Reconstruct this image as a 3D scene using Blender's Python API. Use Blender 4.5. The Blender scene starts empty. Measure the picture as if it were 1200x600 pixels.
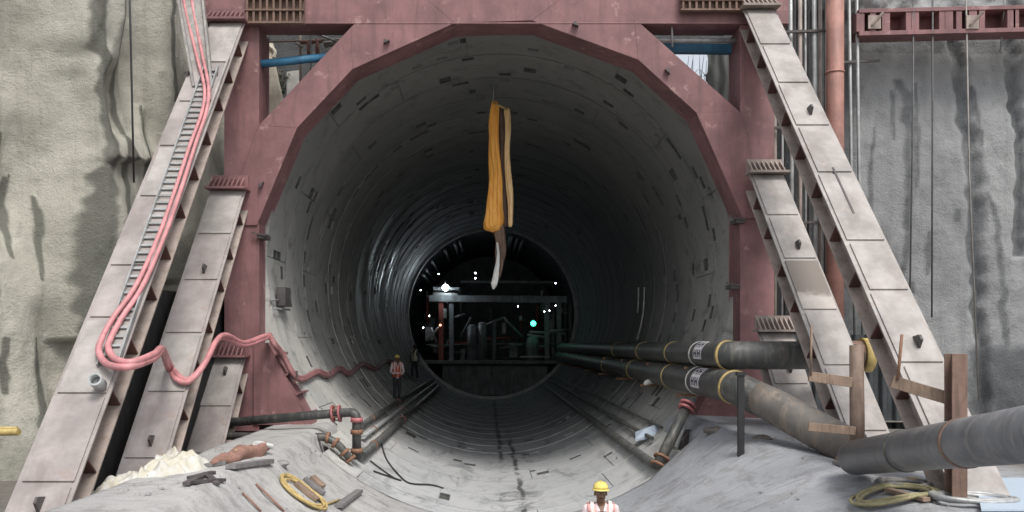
import bpy, bmesh, math, random
from mathutils import Vector, Matrix, noise
random.seed(7)
V = Vector
scene = bpy.context.scene
COL = scene.collection
PI = math.pi
# ------------------------------------------------------------------ camera and measured frame
FOC, VPX, VPY, CAMZ = 1000.0, 570.0, 403.0, 3.5
CX, CZ, R = 0.36, 5.52, 5.7             # tunnel axis and inner radius
def P(px, py, Y):                       # surveyed point at distance Y
    return V(((px - VPX) * Y / FOC, Y, CAMZ - (py - VPY) * Y / FOC))
def on_lining(px, py, rr):
    u = (px - VPX) / FOC; v = (VPY - py) / FOC
    b = u * (-CX) + v * (CAMZ - CZ); a = u * u + v * v
    c = CX ** 2 + (CAMZ - CZ) ** 2 - rr ** 2
    Y = (-b + math.sqrt(max(b * b - a * c, 0))) / a
    return P(px, py, Y)
cam = bpy.data.cameras.new('camera'); cam_o = bpy.data.objects.new('camera', cam); COL.objects.link(cam_o)
cam_o.location = (0, 0, CAMZ); cam_o.rotation_euler = (PI / 2, 0, 0)
cam.sensor_width = 36; cam.lens = 36 * FOC / 1200
cam.shift_x = (600 - VPX) / 1200; cam.shift_y = (VPY - 300) / 1200
cam.clip_start = .1; cam.clip_end = 2000
scene.camera = cam_o
scene.view_settings.view_transform = 'Standard'; scene.view_settings.look = 'None'
scene.view_settings.exposure = 0
# ------------------------------------------------------------------ light: overcast day
SUN_EL, SUN_AZ = math.radians(58), math.radians(25)
w = bpy.data.worlds.new('World'); scene.world = w; w.use_nodes = True
nt = w.node_tree; nt.nodes.clear()
sky = nt.nodes.new('ShaderNodeTexSky'); sky.sky_type = 'NISHITA'; sky.sun_disc = False
sky.sun_elevation = SUN_EL; sky.sun_rotation = PI - SUN_AZ; sky.dust_density = 3; sky.air_density = 1.2
hs = nt.nodes.new('ShaderNodeHueSaturation'); hs.inputs['Saturation'].default_value = .34; hs.inputs['Value'].default_value = 1.36
bg = nt.nodes.new('ShaderNodeBackground'); bg.inputs['Strength'].default_value = .15
wo = nt.nodes.new('ShaderNodeOutputWorld')
nt.links.new(sky.outputs[0], hs.inputs['Color']); nt.links.new(hs.outputs[0], bg.inputs['Color']); nt.links.new(bg.outputs[0], wo.inputs['Surface'])
sl = bpy.data.lights.new('sun', 'SUN'); sl.energy = 2.3; sl.angle = math.radians(18); sl.color = (1, .965, .92)
so = bpy.data.objects.new('sun', sl); COL.objects.link(so)
sd = V((math.sin(SUN_AZ) * math.cos(SUN_EL), -math.cos(SUN_AZ) * math.cos(SUN_EL), math.sin(SUN_EL)))
so.rotation_euler = sd.to_track_quat('Z', 'Y').to_euler()
so.location = (0, 0, 30)
# ------------------------------------------------------------------ object helpers
ORG = {}
def tag(o, label=None, cat=None, group=None, kind=None):
    if label: o['label'] = label
    if cat: o['category'] = cat
    if group: o['group'] = group
    if kind: o['kind'] = kind
    return o
def thing(name, loc, label, cat, group=None):
    o = bpy.data.objects.new(name, None); COL.objects.link(o); o.location = loc
    o.empty_display_size = .2
    ORG[o.name] = V(loc)
    return tag(o, label, cat, group)
def link_mesh(name, me, mats, parent=None, loc=None):
    o = bpy.data.objects.new(name, me); COL.objects.link(o)
    if not isinstance(mats, (list, tuple)): mats = [mats]
    for m in mats: me.materials.append(m)
    base = ORG[parent.name] if parent else V(loc) if loc is not None else V((0, 0, 0))
    if base.length > 0: me.transform(Matrix.Translation(-base))
    if parent: o.parent = parent
    else: o.location = base
    ORG[o.name] = base
    return o
def sub_org(o):                          # children of a part share the thing's origin
    return o
class MB:
    def __init__(s): s.v = []; s.f = []; s.s = []; s.m = []
    def add(s, vs, fs, smooth=False, mi=0):
        k = len(s.v); s.v += [V(x) for x in vs]
        for f in fs: s.f.append([i + k for i in f]); s.s.append(smooth); s.m.append(mi)
    def box(s, lo, hi, mi=0):
        x0, y0, z0 = lo; x1, y1, z1 = hi
        s.hexa([(x0,y0,z0),(x1,y0,z0),(x1,y1,z0),(x0,y1,z0),(x0,y0,z1),(x1,y0,z1),(x1,y1,z1),(x0,y1,z1)], mi)
    def hexa(s, p, mi=0):
        s.add(p, [(0,3,2,1),(4,5,6,7),(0,1,5,4),(1,2,6,5),(2,3,7,6),(3,0,4,7)], False, mi)
    def bar(s, a, b, w, h, up=(0, 0, 1), mi=0):       # w across, h along up
        a = V(a); b = V(b); d = (b - a).normalized(); side = d.cross(V(up))
        if side.length < 1e-4: side = d.cross(V((0, 1, 0)))
        side.normalize(); u = side.cross(d).normalized()
        s_, u_ = side * w / 2, u * h / 2
        s.hexa([a - s_ - u_, a + s_ - u_, b + s_ - u_, b - s_ - u_, a - s_ + u_, a + s_ + u_, b + s_ + u_, b - s_ + u_], mi)
    def tube(s, pts, r, n=12, caps=True, mi=0, fn=None):
        pts = [V(p) for p in pts]; N = len(pts)
        rs = r if isinstance(r, (list, tuple)) else [r] * N
        T = []
        for i in range(N):
            t = pts[min(i + 1, N - 1)] - pts[max(i - 1, 0)]
            T.append(t.normalized())
        up = V((0, 0, 1)) if abs(T[0].z) < .9 else V((0, 1, 0))
        nrm = (up - T[0] * up.dot(T[0])).normalized()
        vs = []; fs = []
        for i in range(N):
            nrm = (nrm - T[i] * nrm.dot(T[i])).normalized(); bi = T[i].cross(nrm)
            for k in range(n):
                a = 2 * PI * k / n; rr = rs[i] * (fn(i, a) if fn else 1)
                vs.append(pts[i] + (nrm * math.cos(a) + bi * math.sin(a)) * rr)
        for i in range(N - 1):
            for k in range(n):
                fs.append((i*n+k, i*n+(k+1)%n, (i+1)*n+(k+1)%n, (i+1)*n+k))
        s.add(vs, fs, True, mi)
        if caps:
            k0 = len(s.v) - N * n
            s.f.append([k0 + k for k in range(n)][::-1]); s.s.append(False); s.m.append(mi)
            s.f.append([k0 + (N-1)*n + k for k in range(n)]); s.s.append(False); s.m.append(mi)
    def pipe(s, a, b, ro, ri, n=24, mi=0):            # hollow
        a = V(a); b = V(b); d = (b - a).normalized()
        up = V((0, 0, 1)) if abs(d.z) < .9 else V((0, 1, 0))
        x = d.cross(up).normalized(); y = d.cross(x)
        vs = []
        for c, rr in ((a, ro), (b, ro), (b, ri), (a, ri)):
            for k in range(n):
                t = 2 * PI * k / n; vs.append(c + (x * math.cos(t) + y * math.sin(t)) * rr)
        fs = [(j*n+k, j*n+(k+1)%n, ((j+1)%4)*n+(k+1)%n, ((j+1)%4)*n+k) for j in range(4) for k in range(n)]
        k0 = len(s.f); s.add(vs, fs, False, mi)
        for q in range(n): s.s[k0 + q] = True; s.s[k0 + 2*n + q] = True
    def prism(s, poly, d, mi=0):                      # polygon pts + extrusion vector
        n = len(poly); d = V(d); vs = [V(p) for p in poly] + [V(p) + d for p in poly]
        s.add(vs, [list(range(n))[::-1], list(range(n, 2*n))] + [(i, (i+1)%n, n+(i+1)%n, n+i) for i in range(n)], False, mi)
    def ball(s, c, rx, ry=None, rz=None, nu=16, nv=10, mi=0):
        ry = ry or rx; rz = rz or rx; c = V(c); vs = []; fs = []
        for j in range(nv + 1):
            t = PI * j / nv
            for k in range(nu):
                a = 2 * PI * k / nu
                vs.append(c + V((rx*math.sin(t)*math.cos(a), ry*math.sin(t)*math.sin(a), rz*math.cos(t))))
        for j in range(nv):
            for k in range(nu): fs.append((j*nu+k, (j+1)*nu+k, (j+1)*nu+(k+1)%nu, j*nu+(k+1)%nu))
        s.add(vs, fs, True, mi)
    def caps(s, a, b, ra, rb, n=14):                  # tapered capsule
        a = V(a); b = V(b); d = (b - a).normalized(); pts = []; rs = []
        for k in range(5):
            t = PI/2 * (1 - k/4); pts.append(a - d * ra * math.sin(t)); rs.append(max(ra * math.cos(t), ra*.02))
        for k in range(5):
            t = PI/2 * k/4; pts.append(b + d * rb * math.sin(t)); rs.append(max(rb * math.cos(t), rb*.02))
        s.tube(pts, rs, n)
    def mesh(s, name):
        me = bpy.data.meshes.new(name); me.from_pydata([tuple(v) for v in s.v], [], s.f)
        me.polygons.foreach_set('use_smooth', s.s); me.polygons.foreach_set('material_index', s.m)
        me.update(); return me
    def build(s, name, mat, parent=None, loc=None, bevel=0, fix=True):
        me = s.mesh(name)
        if fix:
            bm = bmesh.new(); bm.from_mesh(me)
            bmesh.ops.remove_doubles(bm, verts=bm.verts, dist=1e-5)
            bmesh.ops.recalc_face_normals(bm, faces=bm.faces); bm.to_mesh(me); bm.free()
        o = link_mesh(name, me, mat, parent, loc)
        if bevel:
            b = o.modifiers.new('edge', 'BEVEL'); b.width = bevel; b.segments = 2; b.limit_method = 'ANGLE'; b.angle_limit = math.radians(40)
        return o
def bez(pts, n=8):                                    # Catmull-Rom through points
    pts = [V(p) for p in pts]; out = []
    for i in range(len(pts) - 1):
        p0 = pts[max(i-1, 0)]; p1 = pts[i]; p2 = pts[i+1]; p3 = pts[min(i+2, len(pts)-1)]
        for k in range(n):
            t = k / n
            out.append(.5*((2*p1) + (p2-p0)*t + (2*p0-5*p1+4*p2-p3)*t*t + (3*p1-p0-3*p2+p3)*t**3))
    out.append(pts[-1]); return out
# ------------------------------------------------------------------ materials
class NG:
    def __init__(s, name):
        s.m = bpy.data.materials.new(name); s.m.use_nodes = True; s.t = s.m.node_tree; s.t.nodes.clear()
        s.out = s.n('ShaderNodeOutputMaterial'); s.b = s.n('ShaderNodeBsdfPrincipled'); s.l(s.b.outputs[0], s.out.inputs[0])
    def n(s, t, **k):
        x = s.t.nodes.new(t)
        for a, b in k.items(): setattr(x, a, b)
        return x
    def l(s, a, b): s.t.links.new(a, b)
    def val(s, inp, v):
        if hasattr(v, 'default_value') or hasattr(v, 'is_output'): s.l(v, inp)
        else: inp.default_value = v
    def math(s, op, a, b=0.0, c=None):
        x = s.n('ShaderNodeMath', operation=op); s.val(x.inputs[0], a); s.val(x.inputs[1], b)
        if c is not None: s.val(x.inputs[2], c)
        return x.outputs[0]
    def coord(s): return s.n('ShaderNodeTexCoord').outputs['Object']
    def mapping(s, vec, sc=(1,1,1), loc=(0,0,0), rot=(0,0,0)):
        x = s.n('ShaderNodeMapping'); s.l(vec, x.inputs[0]); x.inputs['Scale'].default_value = sc; x.inputs['Location'].default_value = loc
        x.inputs['Rotation'].default_value = rot
        return x.outputs[0]
    def noise(s, vec, scale=1, det=6, rough=.6, dist=0):
        x = s.n('ShaderNodeTexNoise'); s.l(vec, x.inputs['Vector']); x.inputs['Scale'].default_value = scale
        x.inputs['Detail'].default_value = det; x.inputs['Roughness'].default_value = rough; x.inputs['Distortion'].default_value = dist
        return x.outputs['Fac']
    def ramp(s, f, a, b):                             # smooth 0..1 between a and b
        x = s.n('ShaderNodeMapRange', interpolation_type='SMOOTHSTEP'); s.l(f, x.inputs[0]); x.inputs[1].default_value = a; x.inputs[2].default_value = b
        return x.outputs[0]
    def mix(s, f, a, b, mode='MIX'):
        x = s.n('ShaderNodeMix', data_type='RGBA', blend_type=mode); s.val(x.inputs[0], f)
        for i, c in ((6, a), (7, b)):
            if isinstance(c, (tuple, list)): x.inputs[i].default_value = (*c[:3], 1)
            else: s.l(c, x.inputs[i])
        return x.outputs[2]
    def bump(s, h, st=.3, dist=.02):
        x = s.n('ShaderNodeBump'); x.inputs['Strength'].default_value = st; x.inputs['Distance'].default_value = dist; s.l(h, x.inputs['Height'])
        s.l(x.outputs[0], s.b.inputs['Normal'])
    def attr(s, name):
        return s.n('ShaderNodeAttribute', attribute_name=name).outputs['Fac']
def sc3(c, k): return tuple(min(x * k, 1) for x in c)
def paint(name, col, dirt=(.12, .09, .07), rough=.55, metal=0.0, amount=.5, scale=1.0, rust=None, bump=.15, streak=(6, 6, .8)):
    g = NG(name); co = g.coord()
    n1 = g.noise(g.mapping(co, (scale,)*3), 1.3, 8, .65); n2 = g.noise(g.mapping(co, tuple(x*scale for x in streak)), 1.0, 7, .65, .4)
    n3 = g.noise(co, 38*scale, 4, .6)
    c = g.mix(g.ramp(n1, .3, .7), sc3(col, .70), sc3(col, 1.18))
    c = g.mix(g.math('MULTIPLY', g.ramp(n2, .46, .70), amount*1.25), c, dirt)
    c = g.mix(g.math('MULTIPLY', g.ramp(n3, .52, .75), .28*amount), c, sc3(dirt, .7))
    if rust:
        n4 = g.noise(g.mapping(co, (scale,)*3, (4.1, 2.2, 7.7)), 3.1, 10, .7); c = g.mix(g.ramp(n4, .58, .68), c, rust)
    g.l(c, g.b.inputs['Base Color'])
    g.l(g.math('ADD', rough - .12, g.math('MULTIPLY', n2, .24)), g.b.inputs['Roughness']); g.b.inputs['Metallic'].default_value = metal
    g.bump(g.math('ADD', n3, g.math('MULTIPLY', n1, 2.0)), bump, .01)
    return g.m
M = {}
M['red'] = paint('dull red steel paint', (.232, .113, .115), (.135, .075, .072), .62, 0, .5, .8, (.34, .205, .195))
M['red_dark'] = paint('stained red steel paint', (.15, .05, .05), (.06, .035, .03), .65, 0, .6, .8)
M['raker'] = paint('grey primer on steel', (.335, .298, .283), (.20, .165, .15), .62, 0, .5, .9, (.29, .235, .21), .12, (1.6, .9, .9))
M['raker_b'] = paint('grey primer on steel, paler', (.355, .328, .308), (.21, .18, .16), .62, 0, .5, 1.1, (.34, .29, .26), .12, (1.6, .9, .9))
M['raker_side'] = paint('grey primer on beam sides', (.36, .30, .265), (.20, .15, .12), .65, 0, .5, 1.0)
M['stiff'] = paint('brown red primer', (.11, .05, .042), (.05, .03, .025), .7, 0, .5, 1)
M['brown_steel'] = paint('brown rusted steel', (.20, .125, .095), (.09, .06, .045), .75, 0, .6, 2)
M['black_pipe'] = paint('weathered black pipe', (.058, .062, .06), (.19, .17, .145), .5, 0, .55, 1.4, (.10, .085, .07), .1)
M['grey_pipe'] = paint('dusty grey pipe', (.15, .152, .158), (.27, .25, .225), .45, 0, .5, 1.6, (.19, .175, .16), .1)
M['muddy_pipe'] = paint('mud stained pipe', (.15, .135, .12), (.26, .21, .165), .6, 0, .7, 1.2, (.2, .155, .115), .15)
M['yellow'] = paint('yellow strap', (.50, .38, .14), (.25, .17, .07), .6, 0, .5, 3)
M['wood'] = paint('weathered timber', (.26, .185, .135), (.13, .09, .065), .8, 0, .6, 2, None, .3, (9, 9, 1))
M['brown_post'] = paint('brown weathered post', (.21, .15, .115), (.11, .075, .055), .75, 0, .6, 2)
M['steel_dark'] = paint('dark steel section', (.10, .09, .088), (.06, .045, .04), .55, .2, .5, 2)
M['galv'] = paint('galvanised pipe', (.36, .37, .37), (.22, .2, .18), .45, .25, .4, 2)
M['orange_pipe'] = paint('salmon painted pipe', (.37, .185, .15), (.22, .13, .11), .6, 0, .5, 1.2)
M['hose'] = paint('pink hose', (.56, .235, .245), (.40, .23, .21), .45, 0, .4, 3)
M['hose_d'] = paint('dusty pink hose', (.33, .15, .15), (.18, .12, .11), .55, 0, .6, 3)
M['white'] = paint('white painted metal', (.66, .66, .63), (.4, .37, .33), .5, 0, .4, 2)
M['tray'] = paint('grey cable tray', (.30, .285, .27), (.17, .15, .13), .55, .1, .5, 2)
M['blue'] = paint('blue painted pipe', (.045, .19, .33), (.05, .08, .1), .5, 0, .4, 2)
M['black'] = paint('black rubber', (.022, .022, .024), (.06, .055, .05), .6, 0, .3, 3)
M['cable'] = paint('grey cable', (.12, .12, .12), (.07, .06, .06), .6, 0, .3, 3)
M['rust'] = paint('rusty joint', (.24, .125, .075), (.1, .055, .04), .8, 0, .6, 6)
M['pink_flange'] = paint('pink flange paint', (.42, .14, .15), (.2, .08, .07), .55, 0, .4, 4)
M['rope'] = paint('yellow rope', (.50, .37, .15), (.26, .19, .1), .85, 0, .5, 6)
M['rope_g'] = paint('green yellow rope', (.32, .285, .16), (.18, .17, .1), .85, 0, .5, 6)
M['scrap'] = paint('grey scrap', (.20, .19, .185), (.1, .09, .085), .7, 0, .5, 4)
M['scrap_r'] = paint('brown scrap', (.30, .165, .125), (.14, .085, .07), .8, 0, .6, 4)
M['pale'] = paint('pale painted post', (.80, .74, .62), (.55, .49, .40), .7, 0, .4, 1.5)
M['gantry'] = paint('gantry steel', (.24, .26, .27), (.05, .05, .05), .6, .1, .5, 1)
M['gantry_r'] = paint('gantry red steel', (.32, .09, .07), (.06, .03, .03), .6, .1, .5, 1)
M['shield'] = paint('dark shield steel', (.13, .14, .15), (.05, .05, .05), .5, .2, .5, 1)
def fabric(name, col, col2, sc=6, rough=.75):
    g = NG(name); co = g.coord(); n = g.noise(co, sc, 7, .65, .5); n2 = g.noise(g.mapping(co, (4, 4, .7)), sc*.6, 5)
    g.l(g.mix(g.ramp(n2, .3, .7), col, col2), g.b.inputs['Base Color']); g.b.inputs['Roughness'].default_value = rough
    g.bump(n, .5, .03); return g.m
M['orange_cloth'] = fabric('orange tarpaulin', (.78, .32, .045), (.92, .47, .11))
M['tan_cloth'] = fabric('tan tarpaulin strip', (.72, .46, .19), (.85, .62, .34))
M['brown_cloth'] = fabric('brown cloth', (.10, .065, .05), (.20, .13, .09))
M['white_cloth'] = fabric('white cloth', (.5, .5, .48), (.68, .68, .66))
M['tarp'] = fabric('white sheet with yellow stains', (.56, .56, .545), (.47, .43, .33), 2.5)
M['grey_cloth'] = fabric('grey sheet', (.15, .16, .155), (.22, .23, .22), 3)
M['net'] = fabric('white netting', (.85, .85, .84), (.6, .6, .58), 9)
M['gap_shade'] = fabric('black sheet', (.008, .008, .009), (.02, .02, .02), 2)
def flat(name, col, rough=.6):
    g = NG(name); co = g.coord(); n = g.noise(co, 25, 4)
    g.l(g.mix(n, sc3(col, .85), sc3(col, 1.15)), g.b.inputs['Base Color']); g.b.inputs['Roughness'].default_value = rough; return g.m
M['skin'] = flat('brown skin', (.16, .082, .05), .5); M['hair'] = flat('black hair', (.012, .01, .009), .6)
M['helmet'] = flat('yellow helmet', (.72, .58, .16), .35); M['shirt'] = flat('pale shirt', (.68, .56, .56), .8)
M['vest'] = flat('salmon vest', (.80, .36, .33), .7); M['vest_o'] = flat('orange red vest', (.55, .10, .05), .7)
M['band'] = flat('reflective band', (.74, .66, .62), .5); M['trouser'] = flat('dark trousers', (.035, .037, .045), .85)
M['boot'] = flat('black boots', (.02, .018, .016), .6); M['vest_y'] = flat('pale green vest', (.50, .55, .35), .7)
M['eye'] = flat('eye white', (.55, .52, .48), .3); M['glyph'] = flat('dark lettering', (.035, .03, .06), .6); M['labelw'] = flat('white label', (.62, .60, .62), .5)
M['shirt_d'] = flat('dark blue shirt', (.07, .08, .1), .85); M['lip'] = flat('lips', (.13, .05, .04), .5)
M['blue_scrap'] = flat('pale blue plastic', (.42, .5, .58), .5)
def emit(name, col, st):
    g = NG(name); g.b.inputs['Base Color'].default_value = (*col, 1); g.b.inputs['Emission Color'].default_value = (*col, 1)
    n = g.noise(g.coord(), 20, 2); g.l(g.math('MULTIPLY', st, g.math('ADD', .8, g.math('MULTIPLY', n, .4))), g.b.inputs['Emission Strength']); return g.m
M['lamp_w'] = emit('white lamp glass', (.82, .93, 1.0), 110); M['lamp_g'] = emit('green lamp glass', (.04, 1, .5), 9)
M['lamp_s'] = emit('small lamp glass', (.85, .95, 1), 30); M['lamp_r'] = emit('red lamp glass', (1, .25, .15), 8.0)
# concrete of the segment lining (polar coordinates about the tunnel axis)
def lining_mat():
    g = NG('segment lining concrete'); sep = g.n('ShaderNodeSeparateXYZ'); g.l(g.coord(), sep.inputs[0])
    dx = g.math('SUBTRACT', sep.outputs[0], CX); dz = g.math('SUBTRACT', CZ, sep.outputs[2]); y = sep.outputs[1]
    a = g.math('ARCTAN2', dx, dz); s = g.math('MULTIPLY', a, R)
    cb = g.n('ShaderNodeCombineXYZ'); g.l(s, cb.inputs[0]); g.l(y, cb.inputs[1]); p = cb.outputs[0]
    big = g.noise(g.mapping(p, (.35, .5, 1)), 1, 6, .6); mid = g.noise(p, 1.6, 8, .7, .6); fine = g.noise(p, 14, 5, .65)
    ring = g.noise(g.mapping(p, (.30, .75, 1), (5, 0, 0)), 1, 8, .72, .5)
    c = g.mix(g.ramp(big, .3, .7), (.40, .40, .375), (.56, .55, .51))
    c = g.mix(g.math('MULTIPLY', g.ramp(ring, .5, .75), .55), c, (.66, .65, .61))
    c = g.mix(g.math('MULTIPLY', g.ramp(ring, .46, .3), .5), c, (.16, .16, .15))
    c = g.mix(g.math('MULTIPLY', g.ramp(mid, .5, .68), .65), c, (.12, .12, .115))
    c = g.mix(g.math('MULTIPLY', g.ramp(fine, .5, .8), .3), c, (.09, .09, .088))
    # per ring tone
    rid = g.math('FLOOR', g.math('DIVIDE', g.math('SUBTRACT', y, 20.7), 2.0)); wn = g.n('ShaderNodeTexWhiteNoise', noise_dimensions='1D'); g.l(rid, wn.inputs['W'])
    c = g.mix(g.math('MULTIPLY', wn.outputs['Value'], .30), c, (.2, .2, .2))
    # mud along the invert
    absa = g.math('ABSOLUTE', a); low = g.ramp(absa, .75, .35)
    mud = g.noise(g.mapping(p, (1.1, .35, 1), (2, 3, 0)), 1, 8, .7, .8)
    c = g.mix(g.math('MULTIPLY', low, .62), c, (.40, .415, .435))
    c = g.mix(g.math('MULTIPLY', low, g.math('MULTIPLY', g.ramp(mud, .5, .66), .65)), c, (.14, .145, .155))
    cr = g.math('ABSOLUTE', g.math('SUBTRACT', g.math('ADD', dx, g.math('MULTIPLY', g.math('SUBTRACT', mid, .5), .5)), .12))
    cr2 = g.math('ABSOLUTE', g.math('SUBTRACT', g.math('ADD', dx, g.math('MULTIPLY', g.math('SUBTRACT', big, .5), .5)), .52))
    bn = g.noise(g.mapping(p, (1.2, .8, 1), (9, 1, 0)), 1, 5, .7); brk = g.ramp(bn, .40, .52); brk2 = g.ramp(bn, .6, .5)
    l1_ = g.math('MULTIPLY', g.ramp(cr, .12, .03), g.math('MULTIPLY', g.ramp(y, 25.5, 28), brk))
    l2_ = g.math('MULTIPLY', g.ramp(cr2, .10, .03), g.math('MULTIPLY', g.ramp(y, 35, 31), brk2))
    pud = g.math('MULTIPLY', g.math('MULTIPLY', g.ramp(g.math('ABSOLUTE', g.math('SUBTRACT', dx, .25)), 1.1, .2), g.ramp(g.math('ABSOLUTE', g.math('SUBTRACT', y, 20.2)), 2.4, .6)), g.ramp(g.noise(g.mapping(p, (1, .8, 1), (1, 7, 0)), 1.3, 7, .7, 1.0), .46, .58))
    crm = g.math('MAXIMUM', g.math('MAXIMUM', l1_, l2_), g.math('MULTIPLY', pud, .75))
    c = g.mix(g.math('MULTIPLY', g.math('MULTIPLY', crm, low), .85), c, (.03, .03, .032))
    far = g.ramp(g.math('ADD', y, g.math('MULTIPLY', dx, 1.5)), 25, 46)  # daylight falloff into the tunnel and to the right, painted into the colour
    high = g.ramp(absa, 1.15, 2.1)  # crown shade painted in; the sides catch more sky light
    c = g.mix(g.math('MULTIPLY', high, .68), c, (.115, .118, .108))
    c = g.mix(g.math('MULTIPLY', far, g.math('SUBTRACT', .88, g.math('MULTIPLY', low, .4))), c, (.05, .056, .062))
    g.l(c, g.b.inputs['Base Color'])
    wet = g.math('MULTIPLY', g.math('MULTIPLY', g.ramp(y, 29, 40), g.math('ADD', .25, g.math('MULTIPLY', .75, g.ramp(dx, .5, -3)))), g.ramp(ring, .4, .65))
    g.l(g.math('SUBTRACT', .78, g.math('MULTIPLY', wet, .46)), g.b.inputs['Roughness'])
    g.bump(g.math('ADD', g.math('MULTIPLY', mid, .8), fine), .3, .02); return g.m
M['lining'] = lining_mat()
M['stone'] = paint('pale stone chips', (.27, .265, .26), (.15, .14, .13), .9, 0, .5, 5)
M['pocket'] = paint('shaded dirty bolt pocket', (.10, .102, .097), (.045, .045, .043), .9, 0, .6, 3)  # pocket grime with the shade of the recess painted into the colour
def cradle_mat():
    g = NG('cradle concrete and dirt ground'); co = g.coord()
    mask = g.attr('slab')
    big = g.noise(co, .45, 6, .6); mid = g.noise(co, 2.2, 8, .7, .5); fine = g.noise(co, 30, 5, .7)
    drag = g.noise(g.mapping(co, (1.0, 9, 1.2), (0, 0, 0), (0, 0, .5)), 1, 7, .7, .3)
    drag2 = g.noise(g.mapping(co, (.5, 14, .5), (3, 0, 0), (0, 0, .35)), 1, 4, .6)
    sx = g.n('ShaderNodeSeparateXYZ'); g.l(co, sx.inputs[0]); right = g.ramp(g.math('ADD', sx.outputs[0], g.math('MULTIPLY', mid, 1.5)), -1.5, 2.5)
    c = g.mix(g.ramp(big, .3, .7), g.mix(right, (.36, .355, .345), (.29, .302, .322)), g.mix(right, (.47, .46, .44), (.385, .395, .41)))
    c = g.mix(g.math('MULTIPLY', g.ramp(drag, .5, .7), .45), c, (.22, .226, .235))
    c = g.mix(g.math('MULTIPLY', g.ramp(drag2, .60, .68), .5), c, (.12, .12, .125))
    c = g.mix(g.math('MULTIPLY', g.ramp(mid, .46, .68), .62), c, (.19, .18, .168))
    c = g.mix(g.math('MULTIPLY', g.ramp(fine, .5, .75), .5), c, (.15, .145, .14))
    dirt = g.mix(mid, (.10, .09, .08), (.22, .2, .175))
    c = g.mix(mask, dirt, c)
    g.l(c, g.b.inputs['Base Color']); g.b.inputs['Roughness'].default_value = .85
    g.bump(g.math('ADD', g.math('MULTIPLY', drag, .5), g.math('ADD', fine, g.math('MULTIPLY', mid, 2.5))), .6, .03); return g.m
M['ground'] = cradle_mat()
def shotcrete(name, ca, cb, cs, st):
    g = NG(name); co = g.coord(); stain = g.attr('stain')
    big = g.noise(g.mapping(co, (.5, .5, .3)), 1, 7, .62, .5); mid = g.noise(co, 3.5, 8, .72); fine = g.noise(co, 26, 5, .7)
    strk = g.noise(g.mapping(co, (2.2, 2.2, .13)), 1, 8, .68, .3)
    c = g.mix(g.ramp(big, .28, .72), ca, cb)
    c = g.mix(g.math('MULTIPLY', g.ramp(strk, .5, .72), st), c, sc3(ca, .42))
    c = g.mix(g.math('MULTIPLY', g.ramp(mid, .5, .75), .35), c, sc3(ca, .5))
    c = g.mix(g.math('MULTIPLY', g.ramp(fine, .5, .8), .35), c, sc3(ca, .45))
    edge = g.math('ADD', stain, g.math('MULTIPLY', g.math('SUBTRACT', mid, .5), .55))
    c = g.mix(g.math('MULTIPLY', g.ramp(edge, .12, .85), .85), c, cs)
    g.l(c, g.b.inputs['Base Color']); g.b.inputs['Roughness'].default_value = .88
    g.bump(g.math('ADD', g.math('MULTIPLY', mid, 2), fine), .7, .05); return g.m
M['shot_w'] = shotcrete('warm shotcrete', (.40, .382, .325), (.59, .57, .495), (.115, .118, .098), .35)
M['shot_g'] = shotcrete('grey shotcrete', (.255, .26, .265), (.36, .365, .365), (.075, .08, .085), .3)
# ================================================================== SETTING
# ---- ground: one sheet to the horizon with the concrete cradle trough in front of the tunnel
def gprofile(X, Y=15):
    dx = X - CX; a = abs(dx); r = 5.68
    circ = lambda q: CZ - math.sqrt(r*r - q*q)
    if dx <= 0:
        if a <= 3.75: z = circ(a)
        elif a <= 4.2:
            t = (a-3.75)/.45; z = circ(3.75) + (1.62-circ(3.75))*math.sin(t*PI/2)
        elif a <= 5.35: z = 1.62 - .02*(a-4.2)
        elif a <= 5.6: z = 1.6 - .9*(a-5.35)/.25
        else: z = .70
    else:
        zr = 1.5 + .08*max(0, min(Y, 17.2)-13) - .03*max(0, min(13-Y, 8)); ar = min(5.3, 4.35 + max(0, 17-Y)*.24)
        if a <= 3.0: z = circ(a)
        elif a <= ar: z = circ(3.0) + (zr-circ(3.0))*(1-(1-(a-3.0)/(ar-3.0))**1.18)
        elif a <= 8.6: z = zr - .04*(a-ar)
        else: z = 1.45
    return z
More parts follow.
